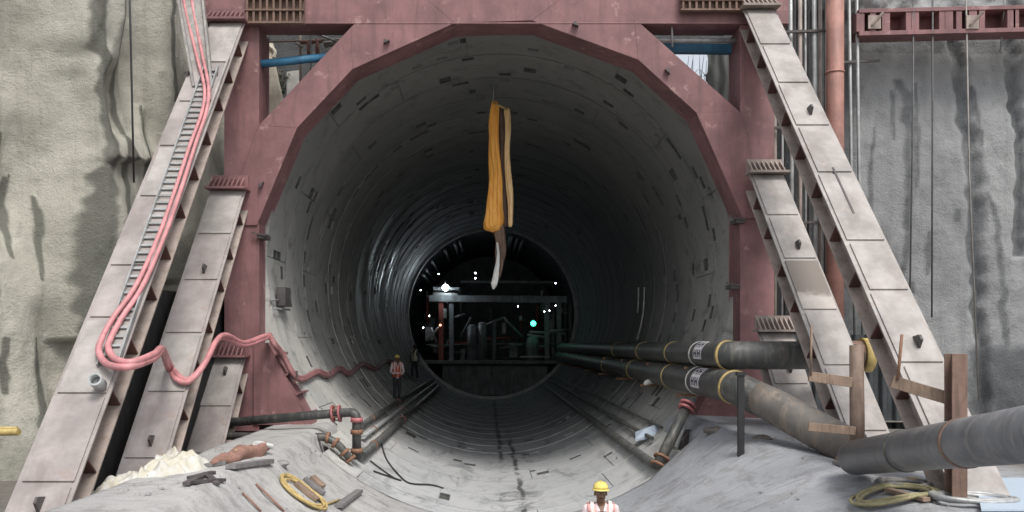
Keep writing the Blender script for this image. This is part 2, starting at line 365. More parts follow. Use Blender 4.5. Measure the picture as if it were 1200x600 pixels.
def ground():
    xs = [-500, -120, -40, -20, -12, -8, -6.2]; x = -5.8
    while x < 6.6: xs.append(x); x += .09
    xs += [7, 7.6, 8.2, 9, 9.6, 12, 20, 40, 120, 500]
    ys = [-500, -150, -50, -20, -8, -2, 2, 5, 7]; y = 8
    while y < 20.65: ys.append(y); y += .12
    ys.append(20.7)
    vs = []; fs = []; sl_ = []
    nx = len(xs)
    for y in ys:
        for x in xs:
            z = gprofile(x, y); dx = x - CX
            lowered = 0
            if y > 17.62 and abs(dx) < 3.95: z = CZ - math.sqrt(max(6.0**2 - dx*dx, .1)) ; z = min(z, gprofile(x, y)-.12)
            n_ = noise.fractal(V((x*.9, y*.5, 0)), 1, 2, 4)
            if abs(x) < 15 and -8 < y: z += n_ * (.018 if abs(dx) < 5.4 else .05) + max(0, noise.noise(V((x*5, y*4, 4)))-.1)*.03
            vs.append((x, y, z)); sl_.append(1.0 if -5.6 < dx < 8.4 and y > -6 else 0.0)
    for j in range(len(ys)-1):
        for i in range(nx-1):
            k = j*nx+i; fs.append((k, k+1, k+1+nx, k+nx))
    k = len(vs)     # behind the portal, both sides of the tube, out to the horizon
    for x0, x1 in ((-500, -6.2), (6.95, 500)):
        k = len(vs); vs += [(x0, 20.7, .7 if x0 < 0 else 1.6), (x1, 20.7, .7 if x0 < 0 else 1.6), (x1, 500, .7), (x0, 500, .7)]; sl_ += [0]*4; fs.append((k, k+1, k+2, k+3))
    me = bpy.data.meshes.new('ground'); me.from_pydata(vs, [], fs)
    me.polygons.foreach_set('use_smooth', [True]*len(fs))
    at = me.attributes.new('slab', 'FLOAT', 'POINT'); at.data.foreach_set('value', sl_)
    tag(link_mesh('ground', me, M['ground']), kind='structure')
ground()
# ---- segment lining of the tunnel: rings two metres wide, real joints and bolt pockets
def lining():
    vs = []; fs = []; T2 = 2*PI; dark = set()
    def pt(th, y, r): return (CX + r*math.sin(th), y, CZ - r*math.cos(th))
    rnd = random.Random(11)
    def ring(y0, L, lo, hi, seed):
        rr = random.Random(seed); off = rr.uniform(-.012, .012)*(1 if y0 < 30 else .2)
        joints = sorted([(rr.uniform(0, 1) + k) * T2/9 * 1.0 + lo - .3 for k in range(int((hi-lo)/(T2/9))+1)]) if False else [lo + (k + .5*(seed % 2) + .22) * T2/9 for k in range(int((hi-lo)/(T2/9))+1)]
        joints = [j for j in joints if lo+.05 < j < hi-.05]
        N = int((hi-lo)/T2*104); base = [lo + (hi-lo)*i/N for i in range(N+1)]
        cells = []       # (a, b, kind)
        ang = sorted(base + [j-.0016 for j in joints] + [j+.0016 for j in joints])
        ang = [a for i, a in enumerate(ang) if i == 0 or a - ang[i-1] > 1e-5]
        st = [0, .014, .13, .36, .62, 1.0, 1.38, 1.62, .85+1.0, L-.014, L] if L > 1.9 else [0, L*.5, L-.014, L]
        st = sorted(st)
        for ai in range(len(ang)-1):
            a, b = ang[ai], ang[ai+1]; m = (a+b)/2
            isj = any(abs(m-j) < .0016 for j in joints)
            nearj = any(.004 < abs(m-j) < .06 for j in joints)
            sl = rr.uniform(-.003, .003)
            for si in range(len(st)-1):
                y_, y2 = y0+st[si], y0+st[si+1]
                gro = (si == len(st)-2)
                r = R + off + (.03 if (isj or gro) else 0)
                k = len(vs)
                pocket = False
                if L > 1.9 and not isj and not gro and b-a > .02:
                    cl = noise.noise(V((m*4.2+seed*1.7, si*.35, 3)))
                    pk = (1 if y0 < 31 else .35)*(1 if abs(m) > .8 else .3)
                    if si in (2, 7) and ((ai % 3 == 1 and rr.random() < .16*pk) or (cl > .22 and rr.random() < .55*pk)): pocket = True
                    if si in (3, 6) and cl > .36 and rr.random() < .4*pk: pocket = True
                    if si in (4, 5) and nearj and rr.random() < .2: pocket = True
                    if si in (3, 6) and rr.random() < .006: pocket = True
                if pocket:
                    i0 = .18*(b-a) + rr.uniform(0,.1)*(b-a); iy = rr.uniform(.1, .3)*(y2-y_)*.6 ; d = rr.uniform(.12, .25)
                    vs.extend([pt(a,y_,r), pt(b,y_,r), pt(b,y2,r), pt(a,y2,r)])
                    vs.extend([pt(a+i0*.3,y_+iy,r), pt(b-i0*.3,y_+iy,r), pt(b-i0*.3,y2-iy,r), pt(a+i0*.3,y2-iy,r)])
                    vs.extend([pt(a+i0,y_+iy*1.5,r+d), pt(b-i0,y_+iy*1.5,r+d), pt(b-i0,y2-iy*1.5,r+d), pt(a+i0,y2-iy*1.5,r+d)])
                    f0 = len(fs)
                    for q in range(4):
                        q2 = (q+1) % 4
                        fs.append((k+q, k+q2, k+4+q2, k+4+q)); fs.append((k+4+q, k+4+q2, k+8+q2, k+8+q))
                    fs.append((k+8, k+9, k+10, k+11))
                    if rr.random() < .6: dark.update(range(f0, len(fs)))
                else:
                    vs.extend([pt(a,y_,r), pt(b,y_,r), pt(b,y2,r), pt(a,y2,r)]); fs.append((k, k+1, k+2, k+3))
            # joint side walls
            k = len(vs); r = R+off
            for yy in (y0+L-.014, y0+L): 
                k = len(vs); vs.extend([pt(a,yy,r-.0), pt(b,yy,r), pt(b,yy,r+.06), pt(a,yy,r+.06)]); fs.append((k,k+1,k+2,k+3))
            k = len(vs); vs.extend([pt(a,y0,R-.02), pt(b,y0,R-.02), pt(b,y0,r+.06), pt(a,y0,r+.06)])
            if r > R-.02: fs.append((k,k+1,k+2,k+3))
    for i in range(18): ring(20.7 + 2*i, 2.0, -PI, PI, 100+i)
    ring(18.7, 2.0, -.76, .76, 99); ring(17.65, 1.05, -.72, .72, 98)
    # front face and outer shell
    n = 120
    for (ra, ya, rb, yb) in ((R-.015, 20.69, R+.42, 20.69), (R+.42, 20.69, R+.42, 60)):
        k = len(vs)
        for i in range(n):
            t = T2*i/n; vs.append(pt(t, ya, ra)); vs.append(pt(t, yb, rb))
        for i in range(n): fs.append((k+2*i, k+2*((i+1)%n), k+2*((i+1)%n)+1, k+2*i+1))
    k = len(vs)         # end faces of the open invert rings
    for i in range(41):
        t = -.72 + 1.44*i/40; vs.append(pt(t, 17.65, R-.01)); vs.append(pt(t, 17.65, R+.3))
    for i in range(40): fs.append((k+2*i, k+2*i+2, k+2*i+3, k+2*i+1))
    me = bpy.data.meshes.new('tunnel_lining'); me.from_pydata(vs, [], fs)
    me.polygons.foreach_set('material_index', [1 if i in dark else 0 for i in range(len(fs))])
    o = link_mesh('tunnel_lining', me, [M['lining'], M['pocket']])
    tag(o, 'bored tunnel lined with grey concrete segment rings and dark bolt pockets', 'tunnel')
lining()
def shield():
    mb = MB(); n = 80
    rows = ((5.74, 56.7), (5.74, 76))
    vs = []; fs = []
    for r, y in rows:
        for i in range(n): t = 2*PI*i/n; vs.append((CX+r*math.sin(t), y, CZ-r*math.cos(t)))
    for i in range(n): fs.append((i, (i+1)%n, n+(i+1)%n, n+i))
    mb.add(vs, fs, True); k = len(mb.v)
    mb.add([(CX+5.74*math.sin(2*PI*i/n), 76, CZ-5.74*math.cos(2*PI*i/n)) for i in range(n)], [list(range(n))])
    tag(mb.build('tunnel_shield', M['shield'], fix=False), 'dark steel shield tube at the far end beyond the concrete rings', 'tunnel shield')
    mb = MB(); mb.pipe((CX, 56.45, CZ), (CX, 56.75, CZ), 5.70, 5.50, 80)
    tag(mb.build('seal_ring', M['galv']), 'grey steel ring around the dark far end of the tunnel', 'ring')
shield()
# ---- shotcrete pit walls
def wall(name, p0, p1, z0, z1, ds, dz, mat, disp, stain, hole=False):
    p0 = V((*p0, 0)); p1 = V((*p1, 0)); L = (p1-p0).length; d = (p1-p0)/L; nrm = V((d.y, -d.x, 0))
    ns = int(L/ds)+1; nz = int((z1-z0)/dz)+1; vs = []; fs = []; att = []
    for j in range(nz):
        for i in range(ns):
            b = p0 + d*(L*i/(ns-1)); b.z = z0 + (z1-z0)*j/(nz-1)
            px = VPX + b.x/b.y*FOC; py = VPY - (b.z-CAMZ)/b.y*FOC
            v = b + nrm*disp(L*i/(ns-1), b.z, px, py); vs.append(v); att.append(stain(px, py, b))
    for j in range(nz-1):
        for i in range(ns-1):
            k = j*ns+i
            if hole:
                c = (vs[k]+vs[k+ns+1])/2
                if 5.0 < c.x < 5.95 and 9.95 < c.z < 11.3: continue
                if (c.x-CX)**2 + (c.z-CZ)**2 < 5.95**2 or (abs(c.x-CX) < 5.9 and c.z < CZ): continue
            fs.append((k, k+1, k+1+ns, k+ns))
    me = bpy.data.meshes.new(name); me.from_pydata([tuple(v) for v in vs], [], fs)
    me.polygons.foreach_set('use_smooth', [True]*len(fs))
    a = me.attributes.new('stain', 'FLOAT', 'POINT'); a.data.foreach_set('value', att)  # holds wet stains, painted shade and broader dark wall areas
    return link_mesh(name, me, mat)
def streak(px, py, line):
    best = 0
    for (x0, y0, w0), (x1, y1, w1) in zip(line[:-1], line[1:]):
        if y0 <= py <= y1:
            t = (py-y0)/(y1-y0); x = x0+(x1-x0)*t; ww = w0+(w1-w0)*t
            wob = noise.noise(V((py*.06, x*.01, 3)))*ww*.7
            best = max(best, max(0, 1.25 - (abs(px-x-wob)/ww)**1.5))
    return min(best, 1)
LW = [[(86,-200,13),(92,0,13),(90,40,13),(101,72,11),(99,98,6),(104,130,6),(112,170,10),(106,205,12),(100,265,19),(100,330,20),(96,400,8)],
      [(42,200,5),(38,240,7),(36,300,3)], [(28,150,4),(28,175,4)], [(62,225,2),(62,270,4),(60,330,2)], [(22,395,4),(22,445,6),(24,462,3)],
      [(136,160,4),(139,200,7),(134,250,7),(140,320,3)], [(152,-200,2),(152,-60,6),(157,20,2)], [(172,120,2),(176,220,9),(180,330,9)],
      [(122,-200,2),(124,0,2),(140,150,4),(148,190,7)], [(196,-100,4),(200,50,3),(206,120,3)], [(8,260,4),(10,340,6),(6,420,3)], [(56,395,2),(58,460,6),(50,560,10)]]
def stain_shade_left(px, py, b):
    s = max(streak(px, py, l) for l in LW)
    if py > 400: s = max(s, min((py-400)/260, .55))  # wall darker towards its foot
    if px > 175 and py > 250: s = max(s, min((px-175)/40, 1)*min((py-250)/60, 1))  # deep shade of the corner behind the rakers, painted into the wall
    return s
def smooth_line(px, py, line, k):
    best = 0
    for (x0, y0, w0), (x1, y1, w1) in zip(line[:-1], line[1:]):
        if y0 <= py <= y1:
            t = (py-y0)/(y1-y0); t = t*t*(3-2*t); x = x0+(x1-x0)*t; ww = (w0+(w1-w0)*t)*k
            best = max(best, math.exp(-((px-x)/ww)**2))
    return best
def dsp_left(s, z, px, py):
    d = noise.fractal(V((s*.45, z*.13, 1.7)), 1, 2, 2)*.75 + noise.fractal(V((s*1.5, z*.55, 5)), 1, 2.1, 4)*.07
    d += .025*noise.noise(V((s*5, z*3, 9)))
    for l, dep, k in ((LW[0], .55, 2.2), (LW[8], .3, 6), (LW[7], .25, 3), (LW[5], .2, 3)): d -= dep*smooth_line(px, py, l, k)
    for bx, by, rx, ry, am in ((45, 215, 52, 95, .85), (20, 60, 60, 70, .45), (128, 120, 22, 70, .45), (165, 60, 22, 80, .35), (70, 400, 45, 120, .35), (185, 150, 16, 60, .25), (10, 480, 60, 80, .4)):
        d += am*math.exp(-((px-bx)/rx)**2-((py-by)/ry)**2)*(1+.25*noise.noise(V((s*1.1, z*.8, bx))))
    return d + .05
tag(wall('pit_wall', (-6.85, 23.0), (-11.2, 14.6), -.6, 17, .055, .075, M['shot_w'], dsp_left, stain_shade_left),
    'bulging pale shotcrete pit wall with dark wet seams, left of the steel frame', 'pit wall')
RW = [[(1050,92,9),(1062,110,9),(1066,150,10),(1064,200,7),(1060,300,6),(1056,420,4)], [(1045,105,3),(1047,150,4),(1046,165,2)], [(1073,95,3),(1075,160,5),(1072,220,3)],
      [(1118,20,6),(1126,70,10),(1132,140,10),(1140,215,11),(1143,290,9),(1152,400,7),(1155,520,8)], [(1156,225,4),(1167,262,6),(1172,310,6),(1180,400,7),(1184,520,9)],
      [(1087,272,3),(1088,298,8),(1088,325,3)], [(1186,-60,12),(1186,40,11),(1190,120,8),(1196,180,7),(1196,300,9)], [(1100,38,22),(1100,62,10)], [(1025,150,3),(1018,230,5),(1020,330,4)],
      [(1120,245,6),(1119,262,6)], [(1068,330,4),(1072,380,9),(1074,440,9)], [(1140,100,4),(1150,170,3)]]
def stain_shade_right(px, py, b):
    s = .62*max(streak(px, py, l) for l in RW)
    if px < 1014: s = max(s, min((1014-px)/24, .95))  # wall darker towards the frame
    if py > 395 and px > 1120: s = max(s, min((py-395)/22, .8)*min((px-1120)/25, 1))  # darker low at the right end
    if 46 < py < 62 and px > 1005: s = max(s, .45)  # darker band below the waler
    if px > 850: s = max(s, min(max((1085-px)/50, 0), 1)*min(max((py-290)/90, 0), 1)*.85)  # darker low behind the right rakers
    if px < 330 : s = max(s, .5 if py > 130 else .0)  # shadow on the section left of the frame, painted into the colour
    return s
def dsp_right(s, z, px, py):
    d = noise.fractal(V((s*.3, z*.2, 8)), 1, 2, 3)*.16 + noise.fractal(V((s*1.2, z*.9, 3)), .9, 2.1, 5)*.07
    if py < 20: d += .2 + .22*noise.fractal(V((s*1.6, z*1.6, 2)), .8, 2.2, 5)      # rough rock above the waler
    d -= .22*max(streak(px, py, l) for l in (RW[3], RW[6]))
    return d
tag(wall('head_wall', (-8.2, 22.75), (30, 22.75), -.6, 17, .075, .075, M['shot_g'], dsp_right, stain_shade_right, True),
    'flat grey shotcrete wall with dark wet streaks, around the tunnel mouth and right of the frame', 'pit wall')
# ================================================================== PORTAL FRAME
FY = 20.0
fr = thing('portal_frame', (CX, FY, 1.5), 'dull red steel portal frame with a polygonal arch around the tunnel mouth', 'steel frame')
I = [P(x, y, FY) for x, y in ((301,264),(348,150),(413,81),(533,27),(623,24),(748,70),(816,132),(871,256))]
O = [P(x, y, FY) for x, y in ((262,264),(303,147),(411,32),(470,-25),(690,-25),(743,21),(867,131),(906,256))]
d_front = V((0, .04, 0))
for i in range(7):
    mb = MB()
    mb.prism([I[i], I[i+1], O[i+1], O[i]], d_front)
    q = V((0, .041, 0)); c = V((CX, FY, CZ)); dep = V((0, .85, 0))
    th = [(p - c).normalized()*.035 for p in (I[i], I[i+1])]
    mb.prism([I[i]+q, I[i+1]+q, I[i+1]+q+th[1], I[i]+q+th[0]], dep)
    t2 = [(p - c).normalized()*-.035 for p in (O[i], O[i+1])]
    mb.prism([O[i]+q, O[i+1]+q, O[i+1]+q+t2[1], O[i]+q+t2[0]], V((0, .7, 0)))
    mb.build('arch_segment', M['red'], fr, bevel=.008)
    if i in (0, 1, 2, 4, 5):                     # lifting lug
        lug = MB(); p = I[i]*.62 + I[i+1]*.38; ou = (p-c).normalized(); p = p + ou*.22; t = (I[i+1]-I[i]).normalized()
        if i != 1: lug.prism([p-t*.08, p+t*.08, p+t*.05+ou*.02, p-t*.02+ou*.09], V((0, -.12, 0))); lug.build('lug', M['steel_dark'], fr)
mb = MB()                                        # weld seam strip along the beam
mb.box((-7.0, 20.035, 11.03), (7.1, 20.6, 12.7)); mb.box((-7.0, 19.99, 11.0), (7.1, 20.75, 11.035))
mb.build('top_beam', M['red'], fr, bevel=.01)
for x0, x1 in ((-6.16, -5.34), (5.96, 6.76)):
    mb = MB(); zt = 11.0
    mb.box((x0, 20.045, 1.45), (x1, 20.085, zt)); mb.box((x0, 20.95, 1.45), (x1, 20.99, zt)); mb.box((x0+.02, 20.087, 1.45), (x0+.05, 20.948, zt)); mb.box((x1-.05, 20.087, 1.45), (x1-.02, 20.948, zt))
    mb.build('column', M['red'], fr, bevel=.008)
# foot gussets
for sgn, pts in ((-1, [(297,398),(312,402),(364,498),(297,498)]), (1, [(876,400),(862,400),(812,498),(876,498)])):
    mb = MB(); pp = [P(x, y, FY) for x, y in pts]
    mb.prism(pp if sgn < 0 else pp[::-1], V((0, .04, 0))); mb.prism([p + V((0, .8, 0)) for p in pp], V((0, .04, 0)))
    a, b = pp[1], pp[2]; n_ = V((b-a)).cross(V((0, 1, 0))).normalized()*(.03 if sgn < 0 else -.03)
    if n_.z < 0: n_ = -n_
    mb.prism([a, b, b+n_, a+n_], V((0, .9, 0)))
    mb.build('foot_gusset', M['red'], fr, bevel=.006)
    for k in range(4):
        p = a + (b-a)*(.15+.24*k); rb = MB(); out = n_.normalized()
        rb.prism([p+n_*1.05, p+n_*1.05+(b-a).normalized()*.04, p+(b-a).normalized()*.04+out*.16, p+out*.16], V((0, .88, 0))); rb.build('rib', M['red'], fr)
    bp = MB(); bp.box((-6.3 if sgn < 0 else 5.0, 19.8, 1.25), (-4.0 if sgn < 0 else 6.9, 21.1, 1.42)); bp.build('base_plate', M['red_dark'], fr, bevel=.01)
# clamps between arch and lining
for px, py in ((306, 276), (868, 258), (862, 335)):
    mb = MB(); p = P(px, py, 19.95); sx = 1 if px > 500 else -1
    mb.box(p + V((-.10, 0, -.06)), p + V((.10, .5, .04))); mb.bar(p + V((-.22, -.01, .07)), p + V((.12, -.01, .0)), .04, .03)
    mb.build('clamp', M['steel_dark'], fr)
# ribbed packers over the rakers (brown) on the beam ends
def packer(x0, x1, z0, z1, y, step=.155):
    mb = MB(); rows = 3; h = (z1-z0)/rows
    for r in range(rows):
        za = z0 + h*r
        mb.box((x0, y+.10, za+.02), (x1, y+.14, za+h)); mb.box((x0, y-.02, za-.02), (x1, y+.14, za+.02))
        x = x0 + .03
        while x < x1:
            mb.box((x, y, za+.02), (x+.05, y+.10, za+h-.02)); x += step
    mb.build('packer', M['brown_steel'], fr)
packer(-5.62, -4.25, 10.97, 11.85, 19.83); packer(4.52, 5.95, 11.27, 11.95, 19.83)
# ================================================================== RAKERS
SLOPE = 1.155                                     # dz/dy
def raker(X, ytop, ztop, zbot, W, mat, label, group, seams, lugs=(), comb=True, extra=None, side=1, stained=-1, flare=0.0):
    dy = (ztop-zbot)/SLOPE; top = V((X, ytop, ztop)); bot = V((X+flare, ytop-dy, zbot))
    ax = (bot-top).normalized(); nr = V((0, -math.sin(math.atan(SLOPE)), math.cos(math.atan(SLOPE))))   # outward face normal
    o = thing('raker_beam', bot, label, 'raker beam', group)
    L = (bot-top).length; D = .42; xw = V((1, 0, 0))
    def plate(name, s0, s1, w0, w1, n0, n1, m, bev=.005):
        mb = MB(); ps = []
        for n_ in (n0, n1):
            for s_, w_ in ((s0, w0), (s0, w1), (s1, w1), (s1, w0)): ps.append(top + ax*s_ + xw*w_ + nr*n_)
        mb.hexa(ps); return mb.build(name, m, o, bevel=bev)
    plate('top_flange', 0, L, -W/2, W/2, -.035, 0, mat)
    plate('bottom_flange', .1, L, -W/2, W/2, -D-.035, -D, M['raker_side'])
    plate('web', .05, L, -.17, -.14, -D+.001, -.036, M['raker_side'], 0); plate('web', .05, L, .14, .17, -D+.001, -.036, M['raker_side'], 0)
    s_ = .75; rnd = random.Random(int(X*100)+int(ztop*10))
    while s_ < L-.3:
        for sg in (-1, 1): plate('stiffener', s_, s_+.03, sg*.171, sg*(W/2-.02), -D+.001, -.036, M['stiff'], 0)
        s_ += rnd.uniform(.95, 1.25)
    prev = .0
    for k, sm in enumerate(seams):               # lapped cover plates, each ends in a visible step
        w0 = -W/2 + .06 + (.02 if k % 2 else 0); w1 = W/2 - .05
        plate('cover_plate', prev+.09, sm, w0, w1, .0015, .03, M['raker_stain'] if k == stained-1 else mat if k % 3 else M['raker_b'], .004); prev = sm
    if prev < L-.6: plate('cover_plate', prev+.09, L-.05, -W/2+.07, W/2-.06, .0015, .028, mat, .004)
    for s_, w_ in lugs:
        mb = MB(); p = top + ax*s_ + xw*w_ + nr*.031
        mb.prism([p - ax*.14, p + ax*.1, p + ax*.06 + nr*.16, p - ax*.04 + nr*.16], xw*.04); mb.build('lug', M['steel_dark'], o)
    if comb:                                     # finned bracket at the head
        mb = MB(); base = top + nr*.02
        mb.box((X-W/2-.06, ytop-.30, ztop-.03), (X+W/2+.06, ytop+.18, ztop+.02)); mb.box((X-W/2-.02, ytop+.10, ztop+.02), (X+W/2+.02, ytop+.14, ztop+.34))
        k = X-W/2
        while k < X+W/2: 
            mb.prism([(k, ytop-.26, ztop+.02), (k, ytop+.10, ztop+.02), (k, ytop+.10, ztop+.30)], (.03, 0, 0)); k += .105
        mb.build('head_bracket', M['red'] if X < 0 else M['raker_side'], o)
    if extra: extra(top, ax, nr, o)
    return o
XL, XR = -6.0, 6.36
def seam(ytop, ztop, *pys):
    out = []
    for py in pys:
        v = (VPY-py)/FOC; Y = (SLOPE*ytop-ztop+CAMZ)/(SLOPE-v); out.append((ztop-(CAMZ+v*Y))/math.sin(math.atan(SLOPE)))
    return tuple(out)
def lug_at(ytop, ztop, *pys): return tuple((s_, .03) for s_ in seam(ytop, ztop, *pys))
GL, GR = 'rakers left of the tunnel mouth', 'rakers right of the tunnel mouth'
raker(XL, 19.75, 10.95, -.2, .84, M['raker'], 'longest grey raker left of the tunnel mouth, carrying the cable ladder and pink hoses', GL, seam(19.75, 10.95, 73, 119, 171, 230, 311, 372, 461, 565), lug_at(19.75, 10.95, 594))
raker(XL, 19.85, 7.10, .3, .82, M['raker'], 'middle grey raker left of the tunnel mouth, with pink hoses sagging across it', GL, seam(19.85, 7.1, 274, 328, 390, 459, 537), lug_at(19.85, 7.1, 318, 519))
raker(XL, 19.85, 3.22, .5, .80, M['raker'], 'shortest grey raker at the left foot of the frame beside the dark pipes', GL, seam(19.85, 3.22, 476, 531), lug_at(19.85, 3.22, 437))
def stain_mat():
    g = NG('pale primer with brown stain'); co = g.coord(); sp = g.n('ShaderNodeSeparateXYZ'); g.l(co, sp.inputs[0])
    n = g.noise(co, 2.2, 8, .65); z = g.math('ADD', sp.outputs[2], g.math('MULTIPLY', n, .5))
    c = g.mix(g.ramp(n, .3, .7), (.37, .335, .305), (.46, .42, .385)); c = g.mix(g.math('MULTIPLY', g.ramp(z, 3.80, 3.92), .85), c, (.15, .125, .105))
    g.l(c, g.b.inputs['Base Color']); g.b.inputs['Roughness'].default_value = .7; g.bump(n, .15, .01); return g.m
M['raker_stain'] = stain_mat()
def slot(top, ax, nr, o):
    mb = MB(); a = top + ax*6.0 + nr*.035; mb.bar(a, a + ax*1.3, .035, .012, tuple(nr)); mb.build('weld_strip', M['steel_dark'], o)
raker(6.33, 19.85, 11.30, .9, .75, M['raker_b'], 'longest pale raker right of the tunnel mouth, nearest the grey wall', GR, seam(19.85, 11.3, 52, 97, 147, 202, 282, 340, 425, 500), lug_at(19.85, 11.3, 133, 404), True, slot, 1, -1, .28)
raker(6.42, 19.6, 7.42, .9, .78, M['raker_b'], 'middle pale raker right of the tunnel mouth with a brown stain, crossing in front of the upper black pipe', GR, seam(19.6, 7.42, 252, 303, 363, 428, 505), lug_at(19.6, 7.42, 290), True, None, 1, 3, .26)
raker(6.48, 19.15, 3.80, 1.2, .80, M['raker_b'], 'shortest pale raker right of the tunnel mouth, behind the black pipes', GR, seam(19.15, 3.8, 450, 500), lug_at(19.15, 3.8, 434))
# ================================================================== PIPES
def fillet(pts, rad, n=8):
    pts = [V(p) for p in pts]; out = [pts[0]]
    for i in range(1, len(pts)-1):
        a = (pts[i-1]-pts[i]); b = (pts[i+1]-pts[i]); r = min(rad, a.length*.45, b.length*.45)
        p0 = pts[i]+a.normalized()*r; p1 = pts[i]+b.normalized()*r
        for k in range(n+1):
            t = k/n; out.append(p0*(1-t)**2 + pts[i]*2*t*(1-t) + p1*t*t)
    out.append(pts[-1]); return out
def lerp(a, b, t): return V(a)*(1-t)+V(b)*t
def band(o, name, c, d, r, w, m, t=.018):
    d = V(d).normalized(); mb = MB(); mb.pipe(V(c)-d*w/2, V(c)+d*w/2, r+t, r-.004, 28); return mb.build(name, m, o)
def pipe_label(o, c, r, ang0, ang1, w):               # white plate with dark lettering wrapped on a pipe parallel to Y
    c = V(c)
    def patch(a0, a1, y0, y1, rr, mb):
        n = max(2, int((a1-a0)/.12)+1); vs = []
        for k in range(n+1):
            t = a0+(a1-a0)*k/n
            for y in (y0, y1): vs.append(c + V((-math.cos(t)*rr, y, math.sin(t)*rr)))
        mb.add(vs, [(2*k, 2*k+2, 2*k+3, 2*k+1) for k in range(n)], True)
    mb = MB(); patch(ang0, ang1, -w/2, w/2, r+.006, mb); lb = mb.build('label', M['labelw'], o)
    mb = MB(); H = ang1-ang0
    def g(u0, u1, v0, v1): patch(ang0+H*v0, ang0+H*v1, w/2-w*u1, w/2-w*u0, r+.011, mb)
    for base in (.12, .55):
        for row in (.10, .56):
            g(base, base+.08, row, row+.34); g(base+.24, base+.32, row, row+.34); g(base+.08, base+.24, row+.13, row+.21)
    mb.build('lettering', M['glyph'], lb)
def service_pipe(name, X, z, r, bend, end, label, bands, wband, lab, extra=None, endm=None):
    o = thing(name, (X, bend, z-r), label, 'pipe', 'black service pipes along the right tunnel wall')
    path = fillet([(X+.05, 56, z), (X, bend, z), end], .22, 10)
    a = path[:]; 
    mb = MB(); mb.tube(a, r, 28); mb.build('pipe_run', M['black_pipe'], o)
    for y in bands: band(o, 'strap', (X+.05*(y-bend)/(56-bend), y, z), (0, 1, 0), r, .06, M['yellow'], .012)
    d = (path[2]-path[1]).normalized()
    mid = path[len(path)//2-2]; dd = (path[len(path)//2-1]-path[len(path)//2-3])
    band(o, 'strap', mid, dd, r*1.0, .06, M['rope'], .022)
    band(o, 'joint_ring', (X, wband, z), (0, 1, 0), r, .05, M['white'], .01)
    if lab: pipe_label(o, (X, lab, z), r, -.35, 1.3, .72)
    y = 19.5
    while y < 52:                                        # wall brackets
        mb = MB(); dz = r+.04; xw_ = CX+math.sqrt(max(R*R-(z-dz-CZ)**2, 0))
        mb.bar((X-r*1.2, y, z-dz), (xw_+.02, y, z-dz), .08, .06); mb.build('bracket', M['rust'], o); y += 4.6
    return o, path
oA, pA = service_pipe('service_pipe', 4.86, 3.27, .285, 17.15, (7.72, 17.35, 3.27), 'upper black pipe with yellow straps, turning right behind the middle pale raker', (31.3, 26.2, 22), 19.3, 18.55)
mb = MB(); mb.tube([(7.05, 17.33, 3.27), (7.60, 17.35, 3.27)], .295, 28); mb.build('rusty_end', M['brown_steel'], oA)
band(oA, 'end_flange', (7.70, 17.35, 3.27), (1, 0, 0), .28, .18, M['yellow'], .07)
oB, pB = service_pipe('service_pipe', 4.72, 2.68, .31, 16.2, (5.25, 15.55, 2.36), 'lower black pipe bending down into a muddy end at the middle pale raker', (33, 27, 21.6), 18.9, 18.1)
mb = MB(); mb.tube([(4.95, 15.93, 2.55), (5.25, 15.5, 2.36), (6.15, 14.25, 1.72)], [.30, .318, .325], 28); mb.build('muddy_end', M['muddy_pipe'], oB)
mb = MB(); mb.box((4.555, 15.42, 1.38), (4.665, 15.50, 2.98)); mb.box((4.53, 15.40, 2.93), (4.69, 15.52, 2.99)); 
tag(mb.build('pipe_stake', M['black'], loc=(4.6, 15.45, 1.38)), 'upright black stake in front of the bend of the lower black pipe', 'stake')
o = thing('steel_pipe', (5.57, 12.9, 1.5), 'big dusty grey pipe in the right foreground resting beside the upright steel post', 'pipe')
a, b = V((5.57, 12.9, 1.78)), V((4.62, 5.75, 3.02)); mb = MB(); mb.pipe(a, b, .26, .235, 36); mb.build('pipe_wall', M['grey_pipe'], o)
d = b-a; 
for t, m, w_ in ((.30, M['black_pipe'], .05), (.545, M['yellow'], .07)): band(o, 'weld_collar', lerp(a, b, t), d, .26, w_, M['brown_steel'] if t > .5 else m, .012)
mb = MB(); mb.tube([a+d.normalized()*.03, a+d.normalized()*.05], .236, 36); mb.build('end_cap', M['black'], o)
o = thing('timber_frame', (5.83, 13.4, 1.5), 'brown timber post with two cross planks in front of the middle pale raker', 'post')
mb = MB(); mb.tube([(5.83, 13.4, 1.45), (5.81, 13.4, 3.48)], [.115, .105], 12); mb.build('post', M['brown_post'], o)
mb = MB(); mb.bar(P(948, 441, 13.2), P(998, 448, 13.25), .05, .155); mb.build('plank', M['wood'], o, bevel=.006)
mb = MB(); mb.bar(P(947, 500, 13.25), P(1002, 505, 13.25), .05, .13); mb.build('plank', M['wood'], o, bevel=.006)
mb = MB(); mb.tube([P(951, 382, 13.2), P(950, 440, 13.18)], .018, 6); mb.build('rod', M['wood'], o)
o = thing('steel_post', (6.15, 11.2, 1.45), 'rusty dark steel post behind the big grey pipe, with a slanting plank', 'post')
x, y = 6.16, 11.2
mb = MB(); mb.box((x-.10, y-.10, 1.38), (x+.10, y-.08, 3.37)); mb.box((x-.10, y+.08, 1.38), (x+.10, y+.10, 3.37)); mb.box((x-.012, y-.079, 1.38), (x+.012, y+.079, 3.37)); mb.build('post', M['brown_steel'], o, bevel=.004)
mb = MB(); mb.bar(P(1045, 447, 11.6), P(1112, 467, 11.45), .05, .17); mb.build('plank', M['wood'], o, bevel=.006)
mb = MB(); mb.tube([P(1057, 392, 11.6), P(1052, 445, 11.55)], .02, 6); mb.build('rod', M['rust'], o)
